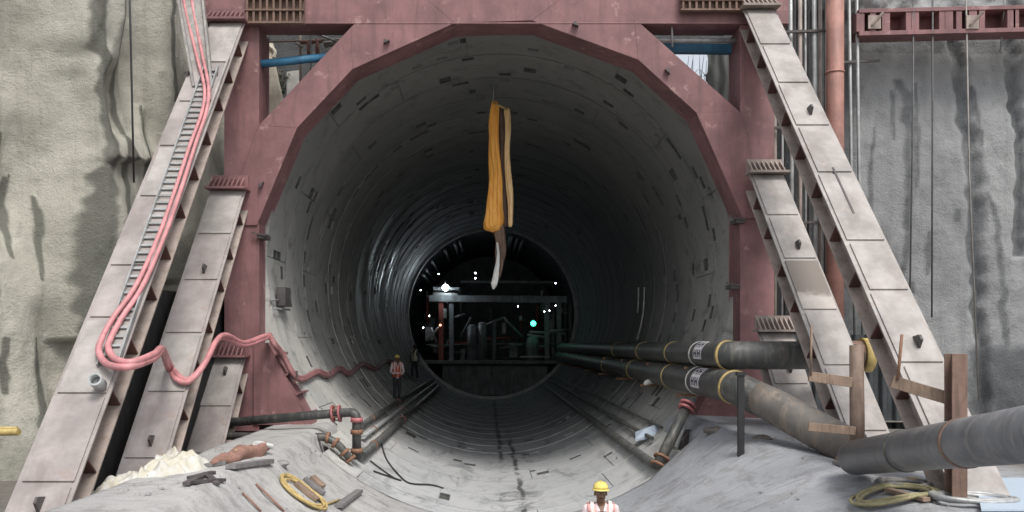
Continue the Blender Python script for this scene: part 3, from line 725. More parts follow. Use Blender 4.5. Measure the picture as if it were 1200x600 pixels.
# ---- left invert pipes and elbow group
G = 'dark pipes along the left tunnel invert'
for (px, py, r, m, lb) in ((424, 498, .075, 'black_pipe', 'upper dark pipe running into the tunnel along the left invert, by the two far workers'), (426, 512, .06, 'galv', 'thin grey pipe between two dark pipes on the left invert'), (424, 534, .095, 'black_pipe', 'lowest dark pipe on the left invert, starting at the rusty elbow')):
    s = on_lining(px, py, R-r-.07); o = thing('invert_pipe', s, lb, 'pipe', G)
    mb = MB(); mb.tube([s, s+V((0, 31, 0))], r, 14); mb.build('pipe_run', M[m], o)
    y = 2.0
    while y < 30:
        c = s+V((0, y, 0)); rad = (c-V((CX, c.y, CZ))).normalized(); mb = MB(); mb.bar(c+rad*(r*.4), c+rad*(r+.09), .16, .22, (0, 1, 0)); mb.build('saddle', M['scrap'], o); 
        band(o, 'clamp', c, (0, 1, 0), r, .12, M['rust'] if int(y) % 3 else M['pink_flange'], .02); y += 7.3
o = thing('elbow_pipe', (-2.8, 18.6, .9), 'dark pipe with a pink flange and an elbow down beside the frame foot', 'pipe')
p = [P(270, 495, 18.9), P(398, 484, 18.8), P(417, 486, 18.7), P(418, 538, 18.7)]
mb = MB(); mb.tube(fillet(p[:2]+[P(418, 483, 18.7), p[3]], .26, 10), .10, 18); mb.build('pipe_run', M['black_pipe'], o)
for px in (390, 398): band(o, 'flange', P(px, 484.6, 18.8), p[1]-p[0], .10, .04, M['pink_flange'], .09)
for k in range(6):
    mb = MB(); mb.tube([P(394, 484.5, 18.8)+V((-.1, .15*math.sin(k*1.05), .15*math.cos(k*1.05))), P(394, 484.5, 18.8)+V((.1, .15*math.sin(k*1.05), .15*math.cos(k*1.05)))], .016, 6); mb.build('bolt', M['rust'], o)
for py in (492, 506, 528): band(o, 'coupling', P(418, py, 18.7), (0, 0, 1), .10, .10, M['pink_flange'] if py == 492 else M['rust'], .035)
o = thing('drain_pipe', (-3.6, 18.4, 1.45), 'lower dark pipe ending in brown rusty couplings near the frame foot', 'pipe')
p = [P(262, 511, 18.5), P(382, 512, 18.4), P(398, 522, 18.4), P(412, 540, 18.4)]
mb = MB(); mb.tube(fillet(p, .2, 6), .085, 16); mb.build('pipe_run', M['black_pipe'], o)
for px, py, dd in ((384, 513, (1, 0, -.2)), (393, 519, (1, 0, -.7)), (404, 530, (1, 0, -1.2)), (411, 538, (1, 0, -1.3))): band(o, 'coupling', P(px, py, 18.4), dd, .085, .07, M['rust'], .04)
# ---- right invert pipes
G = 'dark pipes along the right tunnel invert'
st_ = []
for (px, py, r, lb) in ((776, 501, .035, 'thinnest dark line high on the right invert'), (764, 514, .055, 'middle dark pipe on the right invert ending at the pale blue scrap'), (768, 545, .095, 'thick dark pipe lowest on the right invert, joined to the sloping flanged pipe')):
    s = on_lining(px, py, R-r-.06); st_.append(s); o = thing('invert_pipe', s, lb, 'pipe', G)
    mb = MB(); mb.tube([s, s+V((0, 34, 0))], r, 14); mb.build('pipe_run', M['black_pipe'], o)
    y = 1.6
    while y < 32:
        c = s+V((0, y, 0)); rad = (c-V((CX, c.y, CZ))).normalized(); mb = MB(); mb.bar(c+rad*(r*.4), c+rad*(r+.09), .14, .2, (0, 1, 0)); mb.build('saddle', M['scrap'], o); y += 5.4
o = thing('riser_pipe', st_[2], 'sloping dark riser pipe with rusty flanges between the right invert and the lower black pipe', 'pipe')
a = st_[2]+V((.02, -.1, -.02)); b = P(806, 474, 18.3)
mb = MB(); mb.tube([a, b], .115, 18); mb.build('pipe_run', M['black_pipe'], o)
for t in (.02, .14, .93, 1.0): band(o, 'flange', lerp(a, b, t), b-a, .115, .05, M['rust'] if t < .5 else M['pink_flange'], .06)
mb = MB(); a2 = P(790, 525, 18.0); b2 = P(812, 468, 18.6); mb.tube([a2, b2], .075, 12); tag(mb.build('riser_hose', M['galv'], loc=a2), 'pale grey hose beside the sloping riser pipe', 'hose')
mb = MB(); a2 = P(796, 521, 18.2); mb.bar(a2, P(806, 508, 18.5), .2, .22); tag(mb.build('steel_block', M['steel_dark'], loc=a2, bevel=.01), 'dark steel block at the foot of the pale grey hose', 'block')
s = on_lining(757, 514, R-.03); mb = MB(); rn = random.Random(4)
vs = [s + V((rn.uniform(-.32, .32), rn.uniform(-.3, .3), 0)) for _ in range(12)]
mb.add([s+V((-.3,-.2,.02)), s+V((.28,-.25,.12)), s+V((.33,.2,.34)), s+V((-.22,.26,.14)), s+V((0,0,.27)), s+V((-.3,-.2,-.04)), s+V((.28,-.25,.06))], [(0,1,4),(1,2,4),(2,3,4),(3,0,4),(0,5,6,1)])
tag(mb.build('plastic_scrap', M['blue_scrap'], loc=s), 'crumpled pale blue plastic on the right invert pipes', 'scrap')
mb = MB(); c = P(763, 449, 23.5); mb.tube(bez([c+V((-.2,0,-.03)), c+V((-.02,-.03,.05)), c+V((.18,.05,.02))], 5), [.03,.05,.07,.08,.08,.08,.07,.07,.05,.04,.03][:11], 8); tag(mb.build('white_bag', M['white_cloth'], loc=c), 'small white bag wedged below the lower black pipe inside the tunnel', 'bag')
# ================================================================== HOSES, LADDER, TRAY
def on_raker(px, py, ytop, ztop, off=.0):
    v = (VPY-py)/FOC; Y = (SLOPE*ytop - ztop + CAMZ)/(SLOPE - v); return P(px, py, Y-off*1.25)
r1 = lambda px, py, off=.12: on_raker(px, py, 19.75, 10.95, off)
r2 = lambda px, py, off=.12: on_raker(px, py, 19.85, 7.10, off)
for k, (dx, dy, lb) in enumerate(((-1, 0, 'outer pink hose running down the left raker, looping lowest'), (9, -7, 'inner pink hose running down the left raker, looping above its twin'))):
    top = [P(212+dx, -25, 20.2), P(219+dx*.9, 15, 19.6), P(231+dx*.7, 65, 18.6), P(240+dx*.5, 103, 17.75)]
    run = [r1(237+dx*.5, 132), r1(224+dx*.6, 168), r1(204+dx*.7, 228), r1(186+dx*.7, 278), r1(160+dx*.8, 335), r1(134+dx, 372), r1(121+dx, 396), r1(117+dx*1.1, 412+dy*.6, .14), r1(127+dx*.9, 427+dy*.9, .2), r1(152+dx*.3, 430+dy*.8, .3)]
    gap = [P(180, 420+dy*.7, 13.3), P(190, 411+dy*.3, 14.0)]
    r2s = [r2(197+dx*.3, 431+dy*.5, .12), r2(208+dx*.2, 445+dy*.6), r2(222+dx*.1, 447+dy*.4), r2(239+dx*.2, 428+dy*.5), P(251+dx*.2, 404+dy*.5, 16.9), P(262+dx*.3, 396+dy*.5, 17.6)]
    far = [P(285, 405+dy*.5, 18.6), P(305, 399+dy*.5, 19.4), P(316, 394+dy*.3, 19.9)]
    pts = bez(top+run+gap+r2s+far, 7)
    o = thing('pink_hose', r1(120, 412), lb, 'hose', 'pink hoses from the tray to the tunnel')
    mb = MB(); mb.tube(pts, [.036+.018*min(1, max(0, (q/len(pts)-.25)/.25)) for q in range(len(pts))], 12); mb.build('hose_run', M['hose'], o)
    lin = []
    wav = [(322, 405), (332, 418), (345, 441), (356, 445), (372, 437), (385, 441), (398, 433), (410, 439), (425, 428), (440, 433), (452, 424), (460, 426)]
    for px, py in wav: lin.append(on_lining(px, py+dy*.4, R-.09))
    p0 = pts[-1]; mb = MB(); mb.tube(bez([p0]+lin, 6), .055, 10); mb.build('hose_tail', M['hose_d'], o)
    for px in (2, 5, 8):
        c = lin[px]; mb = MB(); rad = (c-V((CX, c.y, CZ))).normalized(); mb.bar(c-rad*.07, c+rad*.1, .1, .05, (0, 1, 0)); mb.build('hook', M['steel_dark'], o)
o = thing('cable_ladder', r1(120, 455), 'white cable ladder fixed along the longest left raker under the pink hoses', 'ladder')
nr1 = V((0, -math.sin(math.atan(SLOPE)), math.cos(math.atan(SLOPE)))); t1 = V((0, 19.75, 10.95)); ax1 = V((0, -1/SLOPE, -1)).normalized()
def lx(s): return -5.97 + .022*s
def l1(s, X, h): return V((X, t1.y, t1.z)) + ax1*s + nr1*h
for X in (-.15, .15):
    mb = MB(); mb.bar(l1(2.0, lx(2.0)+X, .07), l1(10.35, lx(10.35)+X, .07), .025, .07, tuple(nr1)); mb.build('rail', M['galv'], o)
s = 2.15; rungs = 0
while s < 10.3:
    mb = MB(); mb.bar(l1(s, lx(s)-.137, .06), l1(s, lx(s)+.137, .06), .05, .025, tuple(nr1)); mb.build('rung', M['galv'], o); s += .19
mb = MB(); mb.bar(l1(1.6, -5.63, .05), l1(10.1, -5.63, .05), .04, .05, tuple(nr1)); tag(mb.build('angle_strip', M['raker_b'], loc=l1(10.1, -5.63, .05)), 'long pale angle strip along the right edge of the longest left raker', 'steel strip')
mb = MB(); a = l1(10.75, -5.72, .10); mb.pipe(a, a+V((.02, -.22, .10)), .10, .075, 20); mb.tube([a+V((0,.02,-.01)), a+V((.01,-.1,.05))], .07, 16); tag(mb.build('pipe_stub', M['galv'], loc=a), 'short white pipe stub below the end of the cable ladder', 'pipe stub')
o = thing('cable_tray', P(240, 105, 17.9), 'grey cable tray bringing the pink hoses down over the left pit wall', 'cable tray')
for px0, px1, h in ((204, 228, .0), (235, 249, .0)):
    mb = MB(); mb.bar(P(px0, -30, 20.4), P(px1, 104, 17.95), .05, .16, (0, -.5, .3)); mb.build('side_rail', M['tray'], o)
mb = MB(); mb.bar(P(219, -30, 20.46), P(239, 104, 18.03), .46, .02, (0, -.85, .5)); mb.build('tray_floor', M['tray'], o)
mb = MB(); mb.bar(P(216, 108, 18.2), P(221, 84, 18.3), .06, .06); mb.bar(P(216, 85, 18.5), P(250, 92, 18.4), .05, .05); mb.bar(P(258, 97, 18.2), P(252, 84, 18.3), .08, .08); mb.build('bracket', M['steel_dark'], o)
mb = MB(); mb.bar(P(216, 108, 18.2), P(219, 118, 18.35), .06, .06); mb.build('bracket', M['steel_dark'], o)
# ================================================================== THINGS AT THE FRAME AND ON THE RIGHT WALL
for k, px in enumerate((919, 931, 947, 967)):
    c = P(px, 0, 22.2); mb = MB(); mb.tube([(c.x, 22.25, 1.0), (c.x+.02, 22.2, 16)], .03, 8)
    tag(mb.build('rebar_rod', M['steel_dark'], loc=(c.x, 22.2, 1.0)), ('first', 'second', 'third', 'fourth')[k]+' thin dark upright rod behind the grey upright pipes, from the right frame column', 'rod', 'thin dark rods behind the upright pipes')
xs = [(908, .05), (914, .035), (925, .06), (936, .05), (943, .035), (951, .06), (961, .05)]
ordn = ['first', 'second', 'third', 'fourth', 'fifth', 'sixth', 'seventh']
for k, (px, r) in enumerate(xs):
    c = P(px, 0, 21.9); mb = MB(); mb.tube([(c.x, 21.9-.1*(k % 2), 1.0), (c.x+.03*(k % 3), 21.9-.1*(k % 2), 8), (c.x, 21.9-.1*(k % 2), 16)], r, 10)
    tag(mb.build('standing_pipe', M['galv'] if k % 3 else M['raker_side'], loc=(c.x, 21.9, 1.0)), ordn[k] + ' upright pipe counted from the right frame column, before the dark wall', 'pipe', 'upright pipes beside the right column')
for py in (38, 150, 262):
    mb = MB(); mb.bar(P(903, py, 21.74), P(968, py-2, 21.74), .07, .06); tag(mb.build('clamp_rail', M['steel_dark'], loc=P(935, py, 21.74)), ('upper' if py < 100 else 'middle' if py < 200 else 'lower') + ' thin dark rail clamping the upright pipes by the right column', 'rail')
o = thing('vent_pipe', P(978, 560, 21.4), 'thick salmon painted upright pipe between the right raker and the grey wall', 'pipe')
mb = MB(); mb.tube([(8.74, 21.4, .8), (8.74, 21.4, 16)], .215, 20); mb.build('pipe_run', M['orange_pipe'], o)
for z in (6.2, 10.3, 14): band(o, 'coupling', (8.74, 21.4, z), (0, 0, 1), .215, .05, M['orange_pipe'], .014)
for px, lb in ((993, 'thin galvanised line nearest the salmon pipe'), (1002, 'thin galvanised line farther from the salmon pipe')):
    mb = MB(); c = P(px, 0, 21.9); mb.tube([(c.x, 21.9, 16), (c.x+.12, 21.95, 8), (c.x+.28, 21.95, 1.3)], .045, 8); tag(mb.build('conduit', M['galv'], loc=(c.x, 21.9, 1.3)), lb, 'conduit', 'thin galvanised lines by the salmon pipe')
mb = MB(); mb.bar(P(988, 73, 21.75), P(1030, 71, 22.3), .06, .06); tag(mb.build('conduit_clamp', M['steel_dark'], loc=P(1000, 72, 21.75)), 'short dark clamp holding the thin galvanised lines to the wall', 'clamp')
o = thing('waler_beam', P(1003, 42, 22.0), 'red steel waler beam with rectangular pockets along the top of the grey wall', 'beam')
zA, zB = P(0, 43, 22.0).z, P(0, 17, 22.0).z; x0, x1 = P(1002, 0, 22.0).x, 22.0
def rise(x): return (x-x0)*.024
mb = MB()
for (za, zb, y0) in ((zA-.06, zA+.05, 21.75), (zB-.05, zB+.05, 21.75)):
    mb.hexa([(x0,y0,za),(x1,y0,za+rise(x1)),(x1,22.3,za+rise(x1)),(x0,22.3,za),(x0,y0,zb),(x1,y0,zb+rise(x1)),(x1,22.3,zb+rise(x1)),(x0,22.3,zb)])
mb.build('flange', M['red'], o, bevel=.006)
mb = MB(); mb.hexa([(x0,22.15,zA),(x1,22.15,zA+rise(x1)),(x1,22.2,zA+rise(x1)),(x0,22.2,zA),(x0,22.15,zB),(x1,22.15,zB+rise(x1)),(x1,22.2,zB+rise(x1)),(x0,22.2,zB)]); mb.build('web', M['red_dark'], o)
x = x0+.02; k = 0
for px in (1004, 1020, 1034, 1062, 1068, 1101, 1108, 1121, 1136, 1148, 1181, 1188, 1222, 1240, 1275, 1310):
    xx = P(px, 0, 21.76).x; ww = .14 if k % 2 else .2; mb = MB(); mb.box((xx, 21.77, zA+.051+rise(xx)), (xx+ww, 22.149, zB-.051+rise(xx))); mb.build('stiffener', M['red'], o); k += 1
for px in (1025, 1140):
    c = P(px, 27, 21.72); mb = MB(); mb.box(c+V((-.16, 0, -.14)), c+V((.16, .03, .20))); mb.bar(c+V((-.07, -.03, -.05)), c+V((.14, -.2, .2)), .06, .06); mb.build('strut_seat', M['raker_side'], o)
for px, y0, y1, dx, m, lb in ((1071, -60, 420, -6, 'cable', 'thin dark cable hanging over the grey wall, nearest the raker'), (1093, -60, 372, -1, 'cable', 'straight thin dark cable hanging over the grey wall'), (1131, -60, 470, 16, 'tray', 'pale grey rope hanging over the grey wall across the dark streak'), (1178, -20, 62, -6, 'galv', 'short pale cable end hanging from the red waler beam')):
    mb = MB(); mb.tube([P(px, y0, 21.7), P(px+dx*.3, (y0+y1)/2, 21.95), P(px+dx, y1, 22.2)], .022, 6); tag(mb.build('hanging_cable', M[m], loc=P(px+dx, y1, 22.2)), lb, 'cable')
mb = MB(); mb.tube([P(151, -40, 18.4), P(153, 40, 18.4), P(155, 130, 18.4), P(157, 214, 18.5)], .022, 6); tag(mb.build('hanging_cable', M['black'], loc=P(157, 214, 18.5)), 'dark cable hanging down the pale left pit wall', 'cable')
# inside the left opening of the frame
mb = MB(); mb.tube([P(287, 77, 20.3), P(391, 66, 20.5)], .095, 16); tag(mb.build('blue_pipe', M['blue'], loc=P(340, 72, 20.4)), 'bright blue pipe across the left corner opening of the frame', 'pipe')
mb = MB(); mb.tube([P(758, 47, 20.3), P(866, 48, 20.4)], .055, 12); tag(mb.build('handrail', M['galv'], loc=P(800, 47, 20.3)), 'long pale rail across the right corner opening of the frame', 'rail')
mb = MB(); mb.bar(P(770, 57, 20.9), P(862, 58, 20.9), .18, .22); tag(mb.build('blue_beam', M['blue'], loc=P(800, 57, 20.9), bevel=.01), 'blue beam below the pale rail in the right corner opening', 'beam')
o = thing('access_scaffold', P(375, 60, 21.6), 'small rusty scaffold seen above the blue pipe in the left corner opening', 'scaffold')
for a, b, m, r in ((P(352, 40, 21.5), P(352, 100, 21.5), 'raker_side', .03), (P(364, 0, 21.3), P(364, 95, 21.3), 'galv', .025), (P(362, 48, 21.4), P(362, 66, 21.4), 'scrap_r', .05), (P(372, 46, 21.4), P(372, 66, 21.4), 'scrap_r', .05), (P(292, 50, 21.3), P(400, 46, 21.5), 'raker_side', .025), (P(345, 48, 21.5), P(354, 56, 21.5), 'raker_side', .03), (P(358, 35, 21.4), P(395, 49, 21.4), 'galv', .03), (P(352, 50, 21.4), P(378, 48, 21.4), 'scrap_r', .05), (P(296, 34, 21.0), P(293, 58, 21.0), 'raker_side', .04), (P(380, 52, 21.6), P(398, 50, 21.6), 'galv', .09)):
    mb = MB(); mb.tube([a, b], r, 8); mb.build('scaffold_tube', M[m], o)
mb = MB(); mb.prism([P(307, 50, 21.9), P(319, 49, 21.9), P(322, 78, 21.9), P(332, 122, 21.9), P(310, 150, 21.9), P(307, 150, 21.9)], V((0, .2, 0))); mb.tube(bez([P(316, 54, 21.88), P(322, 60, 21.88), P(321, 68, 21.88)], 5), .05, 8); tag(mb.build('concrete_post', M['pale'], loc=P(318, 150, 21.9), bevel=.02), 'cream coloured leaning concrete post behind the left frame column', 'post')
mb = MB(); mb.prism([P(336, 84, 22.2), P(352, 82, 22.2), P(352, 118, 22.2), P(336, 118, 22.2)], V((0, .1, 0))); tag(mb.build('panel', M['white'], loc=P(344, 118, 22.2)), 'pale rectangular panel behind the frame below the blue pipe', 'panel')
# shrub growing from the wall behind
o = thing('shrub', P(328, 105, 22.1), 'small dark green shrub growing between the cream post and the pale panel', 'shrub')
g = NG('shrub leaf'); g.l(g.mix(g.noise(g.coord(), 8, 3), (.03, .05, .02), (.09, .12, .05)), g.b.inputs['Base Color']); M['leaf'] = g.m
rn = random.Random(3); mb = MB(); st = MB()
for k in range(9):
    a = P(328+rn.uniform(-3, 3), 120, 22.2); b = P(328+rn.uniform(-8, 9), rn.uniform(72, 100), 22.15+rn.uniform(-.15, .1)); st.tube(bez([a, lerp(a, b, .5)+V((rn.uniform(-.05, .05), 0, 0)), b], 4), .008, 5)
    for q in range(26):
        c = lerp(a, b, rn.uniform(.2, 1))+V([rn.uniform(-.12, .12) for _ in range(3)]); u = V([rn.uniform(-1, 1) for _ in range(3)]).normalized()*.045; w_ = V([rn.uniform(-1, 1) for _ in range(3)]).normalized()*.025
        mb.add([c-u, c+w_, c+u, c-w_], [(0, 1, 2, 3)])
mb.build('foliage', M['leaf'], o, fix=False); st.build('stem', M['brown_post'], o)
# inside the right opening
def sheet(name, corners, nu, nv, amp, mat, label, cat, ragged=0):
    a, b, c, d = [V(p) for p in corners]; vs = []; rn = random.Random(len(label))
    for j in range(nv+1):
        for i in range(nu+1):
            u, v = i/nu, j/nv; p = (a*(1-u)+b*u)*(1-v)+(d*(1-u)+c*u)*v
            if ragged and (j == nv or i == 0): p += V((rn.uniform(-ragged, ragged), 0, rn.uniform(-ragged, ragged)))
            p.y += amp*(math.sin(u*17+v*2)*.6+noise.noise(V((u*5, v*3, 2)))); vs.append(p)
    mb = MB(); mb.add(vs, [(j*(nu+1)+i, j*(nu+1)+i+1, (j+1)*(nu+1)+i+1, (j+1)*(nu+1)+i) for j in range(nv) for i in range(nu)], True)
    return tag(mb.build(name, mat, loc=a, fix=False), label, cat)
o = thing('bare_twigs', P(815, 112, 23.4), 'thin bare twigs against the bright gap in the right corner opening', 'twigs'); rn = random.Random(9)
for k in range(9):
    a = P(800+k*4, 118, 23.4); b = P(797+k*4+rn.uniform(-5, 5), rn.uniform(62, 84), 23.4+rn.uniform(-.2, .2)); mb = MB(); mb.tube(bez([a, lerp(a, b, .5)+V((rn.uniform(-.08, .08), 0, 0)), b], 4), [.022-.0022*q for q in range(9)], 5)
    c_ = lerp(a, b, rn.uniform(.3, .7)); mb.tube([c_, c_+V((rn.uniform(-.3, .3), 0, rn.uniform(.1, .35)))], [.012, .005], 5); mb.build('twig', M['brown_post'], o)
sheet('grey_sheet', [P(829, 62, 21.8), P(860, 62, 21.8), P(862, 135, 21.8), P(829, 130, 21.8)], 14, 10, .07, M['grey_cloth'], 'dull grey sheet hanging beside the bright gap in the right corner opening', 'sheet', .05)
o = thing('walkway_rail', P(800, 35, 21.4), 'grey walkway rail with white boards above the pale rail, right corner opening', 'rail')
mb = MB(); mb.bar(P(790, 40, 21.4), P(846, 40, 21.4), .1, .06); mb.bar(P(846, 30, 21.4), P(846, 42, 21.4), .08, .06); mb.build('frame', M['galv'], o)
for px in (800, 812, 826): mb = MB(); mb.bar(P(px, 35, 21.42), P(px+9, 35, 21.42), .03, .14); mb.build('board', M['white'], o)
mb = MB(); mb.tube([P(761, 37, 20.9), P(783, 33, 21.0)], .05, 8); mb.build('tube', M['galv'], o)
mb = MB(); mb.tube([P(787, 14, 20.2), P(788, 55, 20.2)], .025, 8); mb.build('hanger', M['galv'], o)
# black sheet added to darken the void behind the left rakers
sheet('gap_shade', [(-6.62, 17.2, 4.6), (-6.18, 20.9, 4.6), (-6.18, 20.9, .6), (-6.62, 14.0, .6)], 12, 12, .05, M['gap_shade'], 'black sheet hanging in the gap behind the left rakers', 'sheet')
# junction box on lining, added white tubes imitating wet glints on the right wall
o = thing('junction_box', on_lining(332, 348, R-.1), 'grey junction box on the left tunnel wall near the mouth', 'box')
c = on_lining(332, 348, R-.16); mb = MB(); mb.box(c+V((-.10, -.30, -.24)), c+V((.12, .30, .24))); mb.build('box', M['steel_dark'], o, bevel=.015)
mb = MB(); mb.tube([c+V((-.05, -.3, -.1)), c+V((-.1, -.9, -.12))], .03, 8); mb.tube([c+V((0, -1.0, -.33)), c+V((.02, .6, -.30))], .025, 8); mb.build('conduit', M['galv'], o)
for k, (px, y0, y1, lb) in enumerate(((748, 337, 366, 'shorter of two white tubes added as wet glints on the right tunnel wall'), (754, 337, 398, 'longer of two white tubes added as wet glints on the right tunnel wall'))):
    pts = [on_lining(px-(0 if t < .6 else (t-.6)*16*(k)), y0+(y1-y0)*t, R-.05) for t in (0, .25, .5, .75, 1)]
    yy = sum(p.y for p in pts)/5; pts = [V((p.x, p.y*.3+yy*.7, p.z)) for p in pts]
    mb = MB(); mb.tube(pts, .03, 8); tag(mb.build('glint_tube', M['white'], loc=pts[0]), lb, 'tube', 'added glint tubes on the right tunnel wall')
# ================================================================== HANGING ORANGE SHEET
def HP(px, py, dy=0): return P(px, py, 24.0+dy)
o = thing('hanging_tarpaulin', HP(583, 337), 'folded orange tarpaulin hanging on a wire from the tunnel crown, with a dark tail', 'tarpaulin')
def fold(k):
    return lambda i, a: 1 + .42*noise.noise(V((math.cos(a)*1.5, math.sin(a)*1.5, i*.045+k*5))) + .22*noise.noise(V((math.cos(a)*3.6, math.sin(a)*3.6, i*.07+k*3))) + .07*noise.noise(V((math.cos(a)*9, math.sin(a)*9, i*.16+k)))
def interp(rows, n=64):
    out = []
    for k in range(n+1):
        y = rows[0][0]+(rows[-1][0]-rows[0][0])*k/n
        for (a, b) in zip(rows[:-1], rows[1:]):
            if a[0]-1e-6 <= y <= b[0]+1e-6:
                t = (y-a[0])/(b[0]-a[0]); out.append((y, a[1]+(b[1]-a[1])*t, a[2]+(b[2]-a[2])*t)); break
    return out
def drape(name, rows, mat, dy, k, flatt=1):
    rr = interp(rows); mb = MB(); mb.tube([HP(x+.9*math.sin(y*.07+k*2), y, dy) for y, x, w_ in rr], [w_*.024 for y, x, w_ in rr], 64, True, 0, fold(k)); return mb.build(name, M[mat], o)
drape('main_fold', [(119, 578, 2.5), (124, 579, 4.6), (160, 579, 5.6), (200, 579.5, 7.2), (245, 580, 8.6), (258, 580, 9.6), (264, 580, 10), (266, 581, 8.5), (271, 582, 4)], 'orange_cloth', 0, 0)
drape('side_strip', [(127, 594, 2.2), (130, 594, 3.3), (170, 595, 3.4), (220, 597, 3.6), (262, 598.5, 2.8), (266, 598.5, 1.8)], 'tan_cloth', .1, 2)
drape('dark_fold', [(124, 588, 3), (160, 589, 4.5), (230, 590, 5), (262, 590, 4.5), (266, 590, 2)], 'brown_cloth', .28, 4)
drape('tail', [(264, 583, 5), (272, 584, 6), (285, 587, 5), (300, 588, 5.5), (312, 587, 4.5), (322, 585, 3), (330, 583, 1)], 'brown_cloth', .05, 1)
drape('tail_end', [(284, 582, .8), (298, 583, 1.6), (312, 582.5, 2.4), (325, 581, 3.3), (333, 580, 3.6), (336, 579.5, 2.6), (339, 579, .8)], 'white_cloth', -.12, 3)
mb = MB(); mb.tube([HP(578, 121), HP(578.5, 93.5)], .014, 6); mb.build('wire', M['galv'], o)
mb = MB(); mb.tube([HP(578, 121, -.1), HP(586, 124, -.1), HP(594, 128, .05)], .03, 8); mb.build('sling', M['yellow'], o)
# ================================================================== FAR BACKUP GANTRY
o = thing('backup_gantry', (CX, 58, -.1), 'dark gantry with posts, tanks and a cross beam at the far tunnel end', 'gantry')
def G_(px, py, Y=58): return P(px, py, Y)
def gb(name, a, b, w_, h_, m='gantry'):
    mb = MB(); mb.bar(a, b, w_, h_); mb.build(name, M[m], o, bevel=.01)
gb('cross_beam', G_(503, 350), G_(664, 351), .5, .45); gb('cross_beam', G_(508, 338), G_(538, 339), .4, .22)
gb('light_panel', G_(508, 345), G_(536, 346), .2, .28, 'galv')
for px in (517, 529, 641, 655): gb('post', G_(px, 424), G_(px, 352), .32, .32, 'gantry_r' if px == 517 else 'gantry')
gb('deck', G_(498, 424), G_(658, 424), 2.5, .2); gb('deck', G_(610, 418, 56.9), G_(644, 418, 56.9), .6, .12, 'galv')
for px in (648, 662, 668): gb('post', G_(px, 425, 60), G_(px, 356, 60), .2, .2)
for px, y0, r in ((553, 383, .34), (565, 380, .30), (579, 378, .16), (624, 398, .42)):
    mb = MB(); mb.tube([G_(px, 422, 57.3), G_(px, y0, 57.3)], r, 14); mb.ball(G_(px, y0, 57.3), r, r, r*.5); mb.build('tank', M['gantry'], o)
for px, py, qx, qy in ((500, 400, 515, 383), (512, 402, 505, 384), (560, 385, 590, 372), (590, 372, 612, 395), (585, 408, 612, 404), (533, 372, 545, 368), (645, 388, 668, 386), (540, 395, 552, 372)):
    mb = MB(); mb.tube([G_(px, py, 57.2), G_(qx, qy, 57.2)], .08, 8); mb.build('brace', M['galv' if px < 520 else 'gantry'], o)
rn = random.Random(21)
for k in range(46):
    px, py = rn.uniform(500, 662), rn.uniform(362, 420); Y_ = rn.uniform(57.5, 64)
    if k % 3 == 0:
        mb = MB(); c = G_(px, py, Y_); w_, h_ = rn.uniform(.2, .7), rn.uniform(.3, 1.1); mb.box(c-V((w_/2, .3, h_/2)), c+V((w_/2, .3, h_/2))); mb.build('cabinet', M['gantry' if k % 2 else 'galv'], o, bevel=.02)
    else:
        q = rn.choice(((0, rn.uniform(20, 50)), (rn.uniform(15, 60), rn.uniform(-4, 4)))); mb = MB(); mb.tube([G_(px, py, Y_), G_(min(px+q[0], 664), max(py-q[1], 340), Y_)], rn.uniform(.05, .14), 8); mb.build('tube', M[rn.choice(('gantry', 'galv', 'gantry', 'gantry_r'))], o)
for k in range(10):
    mb = MB(); a_ = rn.uniform(-1.1, 1.1); mb.tube([V((CX+5.3*math.sin(a_), 57, CZ+5.3*math.cos(a_))), V((CX+5.3*math.sin(a_), 70, CZ+5.3*math.cos(a_)))], .09, 8); mb.build('duct', M['gantry'], o)
gb('hull', G_(520, 445, 60), G_(640, 445, 60), 3, 2.0)
gb('handrail', G_(500, 404, 57), G_(660, 402, 57), .05, .06); gb('top_walk', G_(540, 330, 62), G_(650, 331, 62), .4, .18)
def lamp(px, py, Y, r, m, label, cat='lamp', group=None, dirn=-1):
    c = P(px, py, Y); t = thing('work_lamp', c, label, cat, group)
    mb = MB(); mb.ball(c, r, r*.6, r, 14, 8); mb.build('lens', M[m], t)
    mb = MB(); mb.pipe(c+V((0, r*.35, 0)), c+V((0, r*.55, 0)), r*1.2, r*.9, 18); mb.tube([c+V((0, r*.7, 0)), c+V((0, r*.8, 0))], r*.6, 18); mb.tube([c+V((0, r*.75, 0)), c+V((0, r*.75, r*2.5))], r*.12, 6); mb.build('housing', M['gantry'], t)
lamp(522, 337, 57.0, .2, 'lamp_w', 'large bright white floodlight at the far end above the gantry beam')
lamp(625, 379, 56.6, .17, 'lamp_g', 'green signal lamp on the right side of the far gantry')
lamp(516, 381, 56.9, .07, 'lamp_r', 'small reddish lamp on the red post of the far gantry')
sm = [(514, 321, 'small white lamp above and left of the big floodlight'), (557, 320, 'upper of two small white lamps right of the big floodlight'), (557, 326, 'lower of two small white lamps right of the big floodlight'), (607, 359, 'small white lamp left of the green signal lamp, above it'), (651, 332, 'highest small white lamp at the right of the far gantry'),
      (638, 365, 'leftmost of three small lamps in a row above the green lamp'), (644, 364, 'middle of three small lamps in a row above the green lamp'), (651, 358, 'rightmost and highest of three small lamps in a row above the green lamp'), (503, 370, 'small dim lamp at the left edge of the far gantry'), (493, 340, 'small dim lamp on the left rim of the far end'), (496, 384, 'lowest small lamp at the left of the far gantry')]
for px, py, lb in sm: lamp(px, py, 56.6, .034 if px != 557 else .044, 'lamp_s', lb, 'lamp', 'small lamps on the far gantry')
# ================================================================== SCATTERED THINGS
def zg(x, y): return gprofile(x, y)
def gp(px, py, h=.0):                        # point on the ground seen there
    Y = 8.0
    for _ in range(700):
        p = P(px, py, Y)
        if p.z <= zg(p.x, p.y)+h: return p
        Y += .02
    return P(px, py, 13)
